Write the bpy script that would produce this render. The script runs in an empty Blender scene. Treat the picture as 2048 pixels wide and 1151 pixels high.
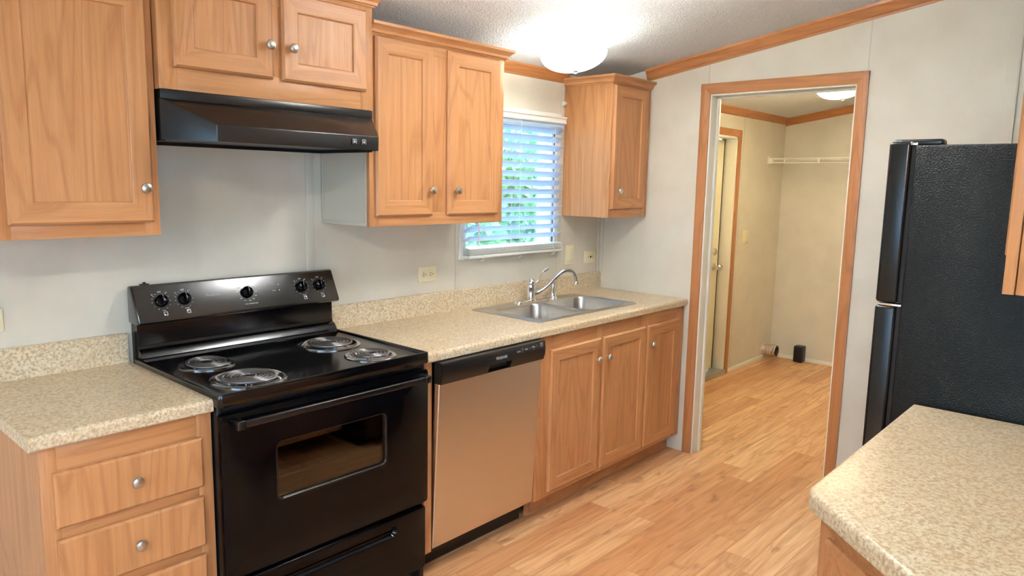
import bpy, bmesh, math, random
from mathutils import Vector, Matrix
random.seed(7)
SC = bpy.context.scene
COL = SC.collection
PI = math.pi

# ------------------------------------------------------------------ camera
def make_camera():
    y, p, r = math.radians(-48.1123), math.radians(-8.1959), math.radians(1.1375)
    fwd = Vector((-math.sin(y)*math.cos(p), math.cos(y)*math.cos(p), math.sin(p)))
    rt = Vector((math.cos(y), math.sin(y), 0)); up = rt.cross(fwd)
    rt2 = math.cos(r)*rt + math.sin(r)*up
    up2 = -math.sin(r)*rt + math.cos(r)*up
    cd = bpy.data.cameras.new('camera'); co = bpy.data.objects.new('camera', cd); COL.objects.link(co)
    m = Matrix((rt2, up2, -fwd)).transposed().to_4x4()
    m.translation = Vector((-0.9433, -2.6391, 1.5524))
    co.matrix_world = m
    cd.sensor_width = 36; cd.lens = 1448.46/2048*36; cd.clip_start = .02
    SC.camera = co
make_camera()

# ------------------------------------------------------------------ view + world
SC.view_settings.view_transform = 'Standard'
SC.view_settings.look = 'None'
SC.view_settings.exposure = 1.31
SC.view_settings.gamma = 1.0
SC.view_settings.use_curve_mapping = False
w = bpy.data.worlds.new('world'); SC.world = w; w.use_nodes = True
WN = w.node_tree.nodes; WN['Background'].inputs[0].default_value = (.40, .68, 1.0, 1); WN['Background'].inputs[1].default_value = 3.8

LAMP_COL = (1.0, .96, .86)
GAL_COL = (1.0, .98, .94)
LIVE_COL = (1.0, .98, .95)
LAUN_COL = (1.0, .82, .50)
BOWL_E, BULB_W = 4.2, 1.5         # kitchen lamps
LB_E, LB_W = 27.0, 62.0            # lamp over the middle of the galley
LIVE_E, LIVE_W = 98.0, 200.0        # living-room lamps behind the camera
LAUN_E, LAUN_W = 23.0, 7.0         # laundry lamp

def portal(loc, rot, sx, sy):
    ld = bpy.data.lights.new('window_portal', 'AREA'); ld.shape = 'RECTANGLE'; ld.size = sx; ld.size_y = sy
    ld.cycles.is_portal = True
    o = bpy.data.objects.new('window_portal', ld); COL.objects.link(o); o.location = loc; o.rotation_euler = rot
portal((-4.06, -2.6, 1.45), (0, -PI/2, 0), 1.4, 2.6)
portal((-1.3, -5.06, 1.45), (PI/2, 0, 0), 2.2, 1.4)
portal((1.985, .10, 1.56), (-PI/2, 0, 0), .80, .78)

sl = bpy.data.lights.new('sun', 'SUN'); sl.energy = 2.6; sl.color = (.75, .95, 1.0); sl.angle = math.radians(8)
so = bpy.data.objects.new('sun', sl); COL.objects.link(so); so.rotation_euler = Vector((-.45, .62, -.75)).to_track_quat('-Z', 'Y').to_euler()

# ------------------------------------------------------------------ materials
def lin(c):
    return tuple(((v/255)/12.92 if v/255 <= .04045 else ((v/255+.055)/1.055)**2.4) for v in c) + (1,)
def new_mat(name):
    m = bpy.data.materials.new(name); m.use_nodes = True
    return m, m.node_tree.nodes, m.node_tree.links, m.node_tree.nodes['Principled BSDF']
def plain(name, rgb, rough=.5, metal=0, coat=0, bump=None, spec=None, bump_scale=200):
    m, N, L, b = new_mat(name)
    b.inputs['Base Color'].default_value = lin(rgb); b.inputs['Roughness'].default_value = rough; b.inputs['Metallic'].default_value = metal
    b.inputs['Coat Weight'].default_value = coat; b.inputs['Coat Roughness'].default_value = .20
    if spec is not None: b.inputs['Specular IOR Level'].default_value = spec
    if bump:
        tc = N.new('ShaderNodeTexCoord'); n = N.new('ShaderNodeTexNoise'); n.inputs['Scale'].default_value = bump_scale; n.inputs['Detail'].default_value = 3
        bp = N.new('ShaderNodeBump'); bp.inputs['Strength'].default_value = bump; bp.inputs['Distance'].default_value = .002
        L.new(tc.outputs['Object'], n.inputs['Vector']); L.new(n.outputs['Fac'], bp.inputs['Height']); L.new(bp.outputs[0], b.inputs['Normal'])
    return m
def rnd_coords(N, L, scale):
    tc = N.new('ShaderNodeTexCoord'); oi = N.new('ShaderNodeObjectInfo')
    mu = N.new('ShaderNodeVectorMath'); mu.operation = 'SCALE'; mu.inputs[3].default_value = 31.7
    cb = N.new('ShaderNodeCombineXYZ')
    for i in range(3): L.new(oi.outputs['Random'], cb.inputs[i])
    L.new(cb.outputs[0], mu.inputs[0])
    ad = N.new('ShaderNodeVectorMath'); ad.operation = 'ADD'
    L.new(tc.outputs['Object'], ad.inputs[0]); L.new(mu.outputs[0], ad.inputs[1])
    return ad
def mapped(N, L, src, scale):
    mp = N.new('ShaderNodeMapping'); mp.inputs['Scale'].default_value = scale
    L.new(src.outputs[0], mp.inputs['Vector']); return mp
def noise(N, L, src, sc, detail=3, rough=.5, dist=0):
    n = N.new('ShaderNodeTexNoise'); n.inputs['Scale'].default_value = sc; n.inputs['Detail'].default_value = detail
    n.inputs['Roughness'].default_value = rough; n.inputs['Distortion'].default_value = dist
    L.new(src.outputs[0], n.inputs['Vector']); return n
def ramp(N, L, src, stops, out=0):
    r = N.new('ShaderNodeValToRGB'); e = r.color_ramp.elements
    while len(e) < len(stops): e.new(.5)
    for k, (p, c) in enumerate(stops): e[k].position = p; e[k].color = c
    L.new(src.outputs[out], r.inputs[0]); return r
def mixc(N, L, a, b, fac=None, mode='MIX', f=.5):
    m = N.new('ShaderNodeMix'); m.data_type = 'RGBA'; m.blend_type = mode; m.inputs[0].default_value = f
    if fac is not None: L.new(fac, m.inputs[0])
    for s, i in ((a, 6), (b, 7)):
        if isinstance(s, tuple): m.inputs[i].default_value = s
        else: L.new(s, m.inputs[i])
    return m.outputs[2]
def G(v): return (v, v, v, 1)

OAK_A, OAK_B, OAK_C = (203, 149, 101), (186, 130, 84), (154, 98, 58)
def oak(name, axis, a=OAK_A, b=OAK_B, c=OAK_C, rough=.38):
    m, N, L, bs = new_mat(name)
    src = rnd_coords(N, L, 1)
    def sc(al, ac): return tuple(al if i == axis else ac for i in range(3))
    big = noise(N, L, mapped(N, L, src, sc(.55, 5.5)), 1.0, 2, .5, .5)
    rg = N.new('ShaderNodeMath'); rg.operation = 'MULTIPLY'; rg.inputs[1].default_value = 22; L.new(big.outputs['Fac'], rg.inputs[0])
    fr = N.new('ShaderNodeMath'); fr.operation = 'PINGPONG'; fr.inputs[1].default_value = 1; L.new(rg.outputs[0], fr.inputs[0])
    rings = ramp(N, L, fr, [(0, G(.0)), (.62, G(.12)), (.93, G(1)), (1, G(.7))])
    streak = noise(N, L, mapped(N, L, src, sc(1.6, 70)), 1.0, 4, .65, .15)
    st = ramp(N, L, streak, [(.30, G(0)), (.72, G(1))])
    pores = noise(N, L, mapped(N, L, src, sc(9, 330)), 1.0, 2, .6)
    po = ramp(N, L, pores, [(.56, G(0)), (.72, G(1))])
    col = mixc(N, L, lin(a), lin(b), st.outputs[0])
    mm = N.new('ShaderNodeMath'); mm.operation = 'MULTIPLY'; mm.inputs[1].default_value = .40; L.new(rings.outputs[0], mm.inputs[0])
    col = mixc(N, L, col, lin(c), mm.outputs[0])
    m2 = N.new('ShaderNodeMath'); m2.operation = 'MULTIPLY'; m2.inputs[1].default_value = .36; L.new(po.outputs[0], m2.inputs[0])
    col = mixc(N, L, col, lin(c), m2.outputs[0])
    L.new(col, bs.inputs['Base Color']); bs.inputs['Roughness'].default_value = rough; bs.inputs['Specular IOR Level'].default_value = .4
    bp = N.new('ShaderNodeBump'); bp.inputs['Strength'].default_value = .12; bp.inputs['Distance'].default_value = .001
    L.new(pores.outputs['Fac'], bp.inputs['Height']); L.new(bp.outputs[0], bs.inputs['Normal'])
    return m
def counter_mat():
    m, N, L, bs = new_mat('speckled_laminate')
    tc = N.new('ShaderNodeTexCoord')
    n1 = noise(N, L, mapped(N, L, tc, (1, 1, 1)), 1, 1); L.new(tc.outputs['Object'], n1.inputs['Vector'])
    def ns(s, d, r):
        n = N.new('ShaderNodeTexNoise'); n.inputs['Scale'].default_value = s; n.inputs['Detail'].default_value = d; n.inputs['Roughness'].default_value = r
        L.new(tc.outputs['Object'], n.inputs['Vector']); return n
    a = ramp(N, L, ns(120, 2, .6), [(.36, lin((184, 158, 124))), (.5, lin((213, 195, 163))), (.64, lin((228, 216, 190)))])
    dk = ramp(N, L, ns(260, 2, .5), [(.60, G(0)), (.72, G(.55))])
    gy = ramp(N, L, ns(190, 1, .5), [(.62, G(0)), (.70, G(.5))])
    pt = ramp(N, L, ns(14, 2, .5), [(.40, G(0)), (.60, G(.22))])
    col = mixc(N, L, a.outputs[0], lin((226, 214, 190)), gy.outputs[0])
    col = mixc(N, L, col, lin((122, 94, 70)), dk.outputs[0])
    col = mixc(N, L, col, lin((206, 176, 138)), pt.outputs[0])
    L.new(col, bs.inputs['Base Color']); bs.inputs['Roughness'].default_value = .34; bs.inputs['Specular IOR Level'].default_value = .45
    return m
def floor_mat():
    m, N, L, bs = new_mat('oak_plank_laminate')
    tc = N.new('ShaderNodeTexCoord'); sp = N.new('ShaderNodeSeparateXYZ'); L.new(tc.outputs['Object'], sp.inputs[0])
    def M(op, a, b=None, c=None):
        n = N.new('ShaderNodeMath'); n.operation = op
        for i, v in enumerate((a, b, c)):
            if v is None: continue
            if isinstance(v, (int, float)): n.inputs[i].default_value = v
            else: L.new(v, n.inputs[i])
        return n.outputs[0]
    W, LEN = .118, .92
    yy = M('ADD', M('DIVIDE', sp.outputs['Y'], W), 100.695)
    row = M('FLOOR', yy); fy = M('SUBTRACT', yy, row)
    wn = N.new('ShaderNodeTexWhiteNoise'); wn.noise_dimensions = '1D'; L.new(row, wn.inputs['W'])
    xx = M('ADD', M('DIVIDE', sp.outputs['X'], LEN), M('ADD', M('MULTIPLY', wn.outputs['Value'], 7.3), 50))
    ix = M('FLOOR', xx); fx = M('SUBTRACT', xx, ix)
    idv = M('ADD', M('MULTIPLY', row, 17.13), M('MULTIPLY', ix, 3.71))
    w2 = N.new('ShaderNodeTexWhiteNoise'); w2.noise_dimensions = '1D'; L.new(idv, w2.inputs['W'])
    cb = N.new('ShaderNodeCombineXYZ')
    L.new(M('ADD', M('MULTIPLY', sp.outputs['X'], 1.0), M('MULTIPLY', w2.outputs['Value'], 97)), cb.inputs[0])
    L.new(sp.outputs['Y'], cb.inputs[1]); L.new(M('MULTIPLY', w2.outputs['Value'], 53), cb.inputs[2])
    big = noise(N, L, mapped(N, L, cb, (1.1, 12, 1)), 1, 2, .5, .6)
    fr = M('PINGPONG', M('MULTIPLY', big.outputs['Fac'], 12), 1)
    rn = N.new('ShaderNodeValToRGB'); e = rn.color_ramp.elements; e[0].position = .5; e[0].color = G(0); e[1].position = .98; e[1].color = G(.38); L.new(fr, rn.inputs[0])
    st = ramp(N, L, noise(N, L, mapped(N, L, cb, (2.0, 34, 1)), 1, 4, .6, .3), [(.34, G(0)), (.68, G(1))])
    kn = ramp(N, L, noise(N, L, mapped(N, L, cb, (6, 14, 1)), 1, 2, .5, .4), [(.62, G(0)), (.78, G(.6))])
    tone = N.new('ShaderNodeValToRGB'); e = tone.color_ramp.elements
    e[0].position = 0; e[0].color = lin((206, 150, 104)); e[1].position = 1; e[1].color = lin((243, 200, 152))
    L.new(w2.outputs['Value'], tone.inputs[0])
    col = mixc(N, L, tone.outputs[0], mixc(N, L, tone.outputs[0], lin((176, 118, 74)), None, 'MIX', .62), st.outputs[0])
    col = mixc(N, L, col, lin((166, 110, 70)), rn.outputs[0])
    col = mixc(N, L, col, lin((128, 80, 48)), kn.outputs[0])
    seam = M('MAXIMUM', M('LESS_THAN', fy, .022), M('LESS_THAN', fx, .0022))
    col = mixc(N, L, col, lin((120, 76, 46)), M('MULTIPLY', seam, .55))
    L.new(col, bs.inputs['Base Color']); bs.inputs['Roughness'].default_value = .36; bs.inputs['Specular IOR Level'].default_value = .4
    return m
def ceiling_mat():
    m, N, L, bs = new_mat('stomped_ceiling_paint')
    tc = N.new('ShaderNodeTexCoord')
    n = N.new('ShaderNodeTexNoise'); n.inputs['Scale'].default_value = 34; n.inputs['Detail'].default_value = 5; n.inputs['Roughness'].default_value = .6; n.inputs['Distortion'].default_value = 2.6
    v = N.new('ShaderNodeTexNoise'); v.inputs['Scale'].default_value = 75; v.inputs['Detail'].default_value = 2; v.inputs['Distortion'].default_value = 1.5
    L.new(tc.outputs['Object'], n.inputs['Vector']); L.new(tc.outputs['Object'], v.inputs['Vector'])
    ad = N.new('ShaderNodeMath'); ad.operation = 'ADD'; L.new(n.outputs['Fac'], ad.inputs[0]); L.new(v.outputs['Fac'], ad.inputs[1])
    bp = N.new('ShaderNodeBump'); bp.inputs['Strength'].default_value = .75; bp.inputs['Distance'].default_value = .017
    L.new(ad.outputs[0], bp.inputs['Height']); L.new(bp.outputs[0], bs.inputs['Normal'])
    bs.inputs['Base Color'].default_value = lin((236, 241, 246)); bs.inputs['Roughness'].default_value = .8
    return m
def wall_mat():
    m, N, L, bs = new_mat('painted_wall_panel')
    tc = N.new('ShaderNodeTexCoord')
    n = N.new('ShaderNodeTexNoise'); n.inputs['Scale'].default_value = 5; n.inputs['Detail'].default_value = 4
    L.new(tc.outputs['Object'], n.inputs['Vector'])
    r = ramp(N, L, n, [(.35, lin((213, 206, 190))), (.65, lin((219, 213, 198)))])
    L.new(r.outputs[0], bs.inputs['Base Color']); bs.inputs['Roughness'].default_value = .62; bs.inputs['Specular IOR Level'].default_value = .3
    n2 = N.new('ShaderNodeTexNoise'); n2.inputs['Scale'].default_value = 120; L.new(tc.outputs['Object'], n2.inputs['Vector'])
    bp = N.new('ShaderNodeBump'); bp.inputs['Strength'].default_value = .06; bp.inputs['Distance'].default_value = .002
    L.new(n2.outputs['Fac'], bp.inputs['Height']); L.new(bp.outputs[0], bs.inputs['Normal'])
    return m
def steel_mat(name, rgb, rough, axis, bump=.04):
    m, N, L, bs = new_mat(name)
    bs.inputs['Base Color'].default_value = lin(rgb); bs.inputs['Metallic'].default_value = 1; bs.inputs['Roughness'].default_value = rough
    tc = N.new('ShaderNodeTexCoord'); mp = N.new('ShaderNodeMapping'); mp.inputs['Scale'].default_value = tuple(3 if i == axis else 420 for i in range(3))
    n = N.new('ShaderNodeTexNoise'); n.inputs['Scale'].default_value = 1; L.new(tc.outputs['Object'], mp.inputs[0]); L.new(mp.outputs[0], n.inputs['Vector'])
    bp = N.new('ShaderNodeBump'); bp.inputs['Strength'].default_value = bump; bp.inputs['Distance'].default_value = .001
    L.new(n.outputs['Fac'], bp.inputs['Height']); L.new(bp.outputs[0], bs.inputs['Normal'])
    return m
def emit_mat(name, rgb, s):
    m, N, L, b = new_mat(name)
    b.inputs['Base Color'].default_value = (.8, .8, .78, 1); b.inputs['Emission Color'].default_value = rgb + (1,); b.inputs['Emission Strength'].default_value = s
    b.inputs['Roughness'].default_value = .3
    return m
def glass_mat(name, tint, refl=.08, rough=0.0):
    m, N, L, b = new_mat(name); out = N['Material Output']
    t = N.new('ShaderNodeBsdfTransparent'); t.inputs[0].default_value = tint
    g = N.new('ShaderNodeBsdfGlossy'); g.inputs['Roughness'].default_value = rough
    f = N.new('ShaderNodeLayerWeight'); f.inputs[0].default_value = .35
    mu = N.new('ShaderNodeMath'); mu.operation = 'MULTIPLY_ADD'; mu.inputs[1].default_value = .5; mu.inputs[2].default_value = refl*.3
    L.new(f.outputs['Fresnel'], mu.inputs[0])
    mx = N.new('ShaderNodeMixShader'); L.new(mu.outputs[0], mx.inputs[0]); L.new(t.outputs[0], mx.inputs[1]); L.new(g.outputs[0], mx.inputs[2]); L.new(mx.outputs[0], out.inputs[0])
    N.remove(b); return m
def slat_mat():
    m, N, L, b = new_mat('translucent_white_slat'); out = N['Material Output']
    d = N.new('ShaderNodeBsdfDiffuse'); d.inputs[0].default_value = lin((236, 238, 240))
    t = N.new('ShaderNodeBsdfTranslucent'); t.inputs[0].default_value = lin((215, 226, 246))
    mx = N.new('ShaderNodeMixShader'); mx.inputs[0].default_value = .5
    L.new(d.outputs[0], mx.inputs[1]); L.new(t.outputs[0], mx.inputs[2]); L.new(mx.outputs[0], out.inputs[0]); N.remove(b); return m

OV, OH, OY = oak('oak_grain_upright', 2), oak('oak_grain_sideways', 0), oak('oak_grain_deep', 1)
TR = dict(a=(188, 130, 82), b=(174, 113, 68), c=(148, 90, 50))
TV, TX, TY = oak('trim_oak_upright', 2, **TR), oak('trim_oak_along', 0, **TR), oak('trim_oak_across', 1, **TR)
CT = counter_mat(); FL = floor_mat(); CE = ceiling_mat(); WA = wall_mat()
CREAM = plain('cream_vinyl_panel', (206, 199, 182), .5)
JAMB = plain('white_jamb_paint', (236, 234, 222), .4)
WHITE = plain('white_plastic', (236, 236, 230), .35)
IVORY = plain('ivory_plastic', (236, 226, 192), .35)
DARK = plain('dark_slot', (28, 24, 20), .7)
ENAM = plain('black_enamel', (6, 6, 8), .14)
GLOSS = plain('black_gloss_panel', (4, 4, 6), .12, spec=.16)
CPM = plain('black_control_panel_glass', (7, 8, 11), .27, coat=.8)
SATIN = plain('black_satin_paint', (14, 14, 16), .34)
HOODM = plain('black_hood_paint', (13, 13, 15), .30)
PLAS = plain('black_plastic', (12, 12, 14), .30)
FRS = plain('black_textured_steel', (11, 14, 15), .28, bump=1.0, bump_scale=240, spec=.32)
FRD = plain('black_door_steel', (11, 13, 15), .24, bump=.08, bump_scale=260)
GASK = plain('black_gasket_rubber', (8, 8, 9), .6)
CHROME = plain('chrome', (228, 230, 234), .10, 1)
NICK = plain('satin_nickel', (205, 202, 196), .30, 1)
SINKM = steel_mat('brushed_sink_steel', (196, 196, 194), .30, 0)
DWS = steel_mat('brushed_door_steel', (222, 212, 202), .36, 2, .05)
COIL = plain('heating_coil_metal', (128, 126, 128), .30, .9)
PAN = plain('drip_pan_chrome', (214, 216, 222), .12, 1)
PRINT = plain('white_print', (225, 228, 230), .5)
PRINTG = plain('grey_print', (165, 168, 172), .5)
SLAT = slat_mat()
CORD = plain('white_cord', (240, 240, 236), .7)
PANE = glass_mat('window_glass', (1, 1, 1, 1))
OVGL = glass_mat('oven_window_glass', (.42, .36, .30, 1), .2)
CAVM = plain('speckled_oven_enamel', (120, 100, 80), .45)
BOWL = emit_mat('lit_frosted_bowl', LAMP_COL, BOWL_E); BOWLB = emit_mat('lit_frosted_bowl_galley', GAL_COL, LB_E)
BOWLL = emit_mat('lit_frosted_bowl_living', LIVE_COL, LIVE_E); BOWLU = emit_mat('lit_frosted_bowl_laundry', LAUN_COL, LAUN_E)
PALEDOOR = plain('pale_yellow_door_paint', (244, 236, 206), .4)
ALU = plain('grey_threshold_metal', (170, 170, 168), .4, .6)
FOIL = plain('crinkled_foil', (214, 204, 198), .28, 1, bump=.9, bump_scale=40)

# ------------------------------------------------------------------ mesh helpers
class MB:
    def __init__(s): s.bm = bmesh.new()
    def _merge(s, t, mat=None):
        vm = {v: s.bm.verts.new(v.co) for v in t.verts}
        for f in t.faces:
            try:
                nf = s.bm.faces.new([vm[v] for v in f.verts])
                nf.material_index = f.material_index if mat is None else mat
            except ValueError: pass
        t.free()
    def box(s, lo, hi, bev=0, mat=0, seg=2):
        t = bmesh.new()
        c = [(lo[i]+hi[i])/2 for i in range(3)]; d = [abs(hi[i]-lo[i]) for i in range(3)]
        bmesh.ops.create_cube(t, size=1, matrix=Matrix.Translation(c) @ Matrix.Diagonal((d[0], d[1], d[2], 1)))
        if bev > 0:
            bmesh.ops.bevel(t, geom=t.edges[:], offset=min(bev, min(d)*.45), segments=seg, profile=.5, affect='EDGES')
        s._merge(t, mat); return s
    def prism(s, prof, axis, a, b, mat=0, caps=True):
        # prof: list of (u,v) in the two other axes (cyclic order), extruded from a to b along axis
        def P(u, v, t):
            return {0: (t, u, v), 1: (u, t, v), 2: (u, v, t)}[axis]
        A = [s.bm.verts.new(P(u, v, a)) for u, v in prof]; B = [s.bm.verts.new(P(u, v, b)) for u, v in prof]
        n = len(prof)
        for i in range(n):
            f = s.bm.faces.new((A[i], A[(i+1) % n], B[(i+1) % n], B[i])); f.material_index = mat
        if caps:
            for q in (A[::-1], B):
                f = s.bm.faces.new(q); f.material_index = mat
        return s
    def lathe(s, prof, c, axis='z', n=24, mat=0, cap=True):
        # prof: (r, h) along axis direction
        def P(r, h, k):
            a = 2*PI*k/n; x, y = r*math.cos(a), r*math.sin(a)
            return Vector(c) + {'z': Vector((x, y, h)), '-y': Vector((x, -h, y)), 'x': Vector((h, x, y)), '-x': Vector((-h, x, y))}[axis]
        rings = [[s.bm.verts.new(P(r, h, k)) for k in range(n)] if r > 1e-6 else [s.bm.verts.new(P(0, h, 0))] for r, h in prof]
        for i in range(len(rings)-1):
            a, b = rings[i], rings[i+1]
            for k in range(n):
                k2 = (k+1) % n
                q = [a[k % len(a)], a[k2 % len(a)], b[k2 % len(b)], b[k % len(b)]]
                u = []
                for v in q:
                    if v not in u: u.append(v)
                if len(u) > 2:
                    f = s.bm.faces.new(u); f.material_index = mat
        if cap:
            for r in (rings[0], rings[-1]):
                if len(r) > 2: s.bm.faces.new(r).material_index = mat
        return s
    def tube(s, pts, r, n=8, mat=0, closed=False, radii=None):
        P = [Vector(p) for p in pts]; N = len(P); rings = []; up = None
        for i in range(N):
            if closed: t = P[(i+1) % N]-P[i-1]
            else: t = P[min(i+1, N-1)]-P[max(i-1, 0)]
            t.normalize()
            if up is None:
                up = Vector((0, 0, 1)) if abs(t.z) < .9 else Vector((1, 0, 0))
            a = up - t*up.dot(t); a.normalize(); up = a; b = t.cross(a)
            rr = radii[i] if radii else r
            rings.append([s.bm.verts.new(P[i]+rr*(math.cos(2*PI*k/n)*a+math.sin(2*PI*k/n)*b)) for k in range(n)])
        for i in range(N if closed else N-1):
            A, B = rings[i], rings[(i+1) % N]
            for k in range(n):
                s.bm.faces.new((A[k], A[(k+1) % n], B[(k+1) % n], B[k])).material_index = mat
        if not closed:
            s.bm.faces.new(rings[0][::-1]).material_index = mat; s.bm.faces.new(rings[-1]).material_index = mat
        return s
    def loops(s, loops, mats=None, close_last=True, close_first=False):
        # list of vertex loops with equal counts joined into a skin
        R = [[s.bm.verts.new(p) for p in l] for l in loops]; n = len(R[0])
        for i in range(len(R)-1):
            for k in range(n):
                f = s.bm.faces.new((R[i][k], R[i][(k+1) % n], R[i+1][(k+1) % n], R[i+1][k]))
                if mats: f.material_index = mats[i][k] if isinstance(mats[i], (list, tuple)) else mats[i]
        if close_last: s.bm.faces.new(R[-1])
        if close_first: s.bm.faces.new(R[0][::-1])
        return s
    def holed(s, outer, holes, mat=0):
        # flat face with holes (all points in one plane)
        t = bmesh.new(); E = []
        for l in [outer]+holes:
            V = [t.verts.new(p) for p in l]
            for i in range(len(V)): E.append(t.edges.new((V[i], V[(i+1) % len(V)])))
        bmesh.ops.triangle_fill(t, use_beauty=True, edges=E)
        s._merge(t, mat); return s
    def text(s, string, size, fn, mat=0, align='CENTER', depth=0):
        cu = bpy.data.curves.new('t', 'FONT'); cu.body = string; cu.size = size; cu.align_x = align; cu.align_y = 'CENTER'
        cu.resolution_u = 3
        o = bpy.data.objects.new('t', cu); COL.objects.link(o)
        dg = bpy.context.evaluated_depsgraph_get(); me = bpy.data.meshes.new_from_object(o.evaluated_get(dg))
        V = [s.bm.verts.new(fn(v.co.x, v.co.y)) for v in me.vertices]
        for p in me.polygons:
            try: s.bm.faces.new([V[i] for i in p.vertices]).material_index = mat
            except ValueError: pass
        bpy.data.objects.remove(o); bpy.data.curves.remove(cu); bpy.data.meshes.remove(me); return s
    def build(s, name, mats, parent=None, smooth=35, merge=True):
        if merge: bmesh.ops.remove_doubles(s.bm, verts=s.bm.verts[:], dist=1e-5)
        bmesh.ops.split_edges(s.bm, edges=[e for e in s.bm.edges if len(e.link_faces) > 2])
        bmesh.ops.recalc_face_normals(s.bm, faces=s.bm.faces[:])
        me = bpy.data.meshes.new(name); s.bm.to_mesh(me); s.bm.free()
        for m in (mats if isinstance(mats, (list, tuple)) else [mats]): me.materials.append(m)
        if smooth:
            me.shade_smooth(); me.set_sharp_from_angle(angle=math.radians(smooth))
        o = bpy.data.objects.new(name, me); COL.objects.link(o)
        if parent is not None: o.parent = parent
        return o
def thing(name, label, cat, loc=(0, 0, 0), group=None):
    o = bpy.data.objects.new(name, None); COL.objects.link(o); o.location = loc; o.empty_display_size = .1
    return tag(o, label, cat, group)
def tag(o, label, cat, group=None):
    o['label'] = label; o['category'] = cat
    if group: o['group'] = group
    return o
def struct(name, mb, mats, label=None, smooth=0, parent=None, cat=None):
    o = mb.build(name, mats, parent, smooth)
    if parent is None: o['kind'] = 'structure'
    if label: o['label'] = label
    if cat: o['category'] = cat
    return o
def rrect(x0, z0, x1, z1, r, n=6):
    pts = []
    for cx, cz, a0 in ((x1-r, z1-r, 0), (x0+r, z1-r, 90), (x0+r, z0+r, 180), (x1-r, z0+r, 270)):
        for k in range(n+1):
            a = math.radians(a0+90*k/n); pts.append((cx+r*math.cos(a), cz+r*math.sin(a)))
    return pts
def circ(cx, cy, r, n=40): return [(cx+r*math.cos(2*PI*k/n), cy+r*math.sin(2*PI*k/n)) for k in range(n)]

# ------------------------------------------------------------------ the room shell
XE, TH = 2.819, .10
SLOPE, C0 = .157, 2.175
def ceil(y): return C0 - SLOPE*y
XF = 5.65                                       # far wall of the laundry
LX, LY = -4.0, -5.0
# floor
struct('floor', MB().box((LX-.1, LY-.1, -.06), (XF+.1, .12, 0)), FL, 'oak plank laminate floor running along the kitchen', cat='floor')
# ceiling: one sloping sheet
m = MB(); y0, y1 = .12, LY-.1
m.prism([(y0, ceil(y0)), (y1, ceil(y1)), (y1, ceil(y1)+.06), (y0, ceil(y0)+.06)], 0, LX-.1, XF+.1)
struct('ceiling', m, CE, 'white stomp-textured sloping ceiling', cat='ceiling')
# back wall (sink side) with the window and the laundry's outside door cut out
WX0, WX1, WZ0, WZ1 = 1.615, 2.352, 1.19, 1.93
DX0, DX1, DZ = 3.83, 4.690, 1.965
m = MB(); T = .12
def wb(x0, x1, z0, z1): m.box((x0, 0, z0), (x1, T, z1))
wb(LX-.1, WX0, 0, 2.2); wb(WX0, WX1, 0, WZ0); wb(WX0, WX1, WZ1, 2.2); wb(WX1, DX0, 0, 2.2); wb(DX0, DX1, DZ, 2.2); wb(DX1, XF+.1, 0, 2.2)
struct('wall_back', m, WA, 'cream wall behind the sink and range', cat='wall')
# end wall with the doorway
OY0, OY1, OZ = -.700, -1.470, 2.062
m = MB()
def we(y0, y1, z0, top=None):
    m.prism([(y0, z0), (y1, z0), (y1, ceil(y1)), (y0, ceil(y0))] if top is None else [(y0, z0), (y1, z0), (y1, top), (y0, top)], 0, XE, XE+TH)
we(0, OY0, 0); we(OY0, OY1, OZ); we(OY1, -2.76, 0)
struct('wall_right', m, WA, 'cream end wall with the laundry doorway', cat='wall')
# wall behind the refrigerator run
m = MB(); m.box((.30, -2.86, 0), (XE+TH, -2.76, ceil(-2.76)))
struct('wall_front', m, WA, 'cream wall behind the refrigerator', cat='wall')
# far living-room walls with windows
m = MB(); zc = 2.95
m.box((LX-.1, LY, 0), (LX, -3.9, zc)); m.box((LX-.1, -1.3, 0), (LX, 0, zc)); m.box((LX-.1, -3.9, 0), (LX, -1.3, .75)); m.box((LX-.1, -3.9, 2.15), (LX, -1.3, zc))
struct('wall_left', m, WA, 'cream living room wall with a wide window', cat='wall')
m = MB()
m.box((LX-.1, LY-.1, 0), (-2.4, LY, 2.98)); m.box((-.2, LY-.1, 0), (XE+TH, LY, 2.98)); m.box((-2.4, LY-.1, 0), (-.2, LY, .75)); m.box((-2.4, LY-.1, 2.15), (-.2, LY, 2.98))
struct('wall_living', m, WA, 'cream living room wall with a window', cat='wall')
m = MB(); m.box((XE, LY, 0), (XE+TH, -2.86, 2.98)); struct('wall_living_end', m, WA, 'cream living room end wall', cat='wall')
# laundry walls
m = MB(); m.prism([(0, 0), (-2.2, 0), (-2.2, ceil(-2.2)), (0, ceil(0))], 0, XF, XF+.1)
struct('wall_laundry_far', m, WA, 'cream far wall of the laundry room', cat='wall')
m = MB(); m.box((XE+TH, -2.3, 0), (XF+.1, -2.2, 2.56)); struct('wall_laundry_side', m, WA, 'cream side wall of the laundry room', cat='wall')

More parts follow.
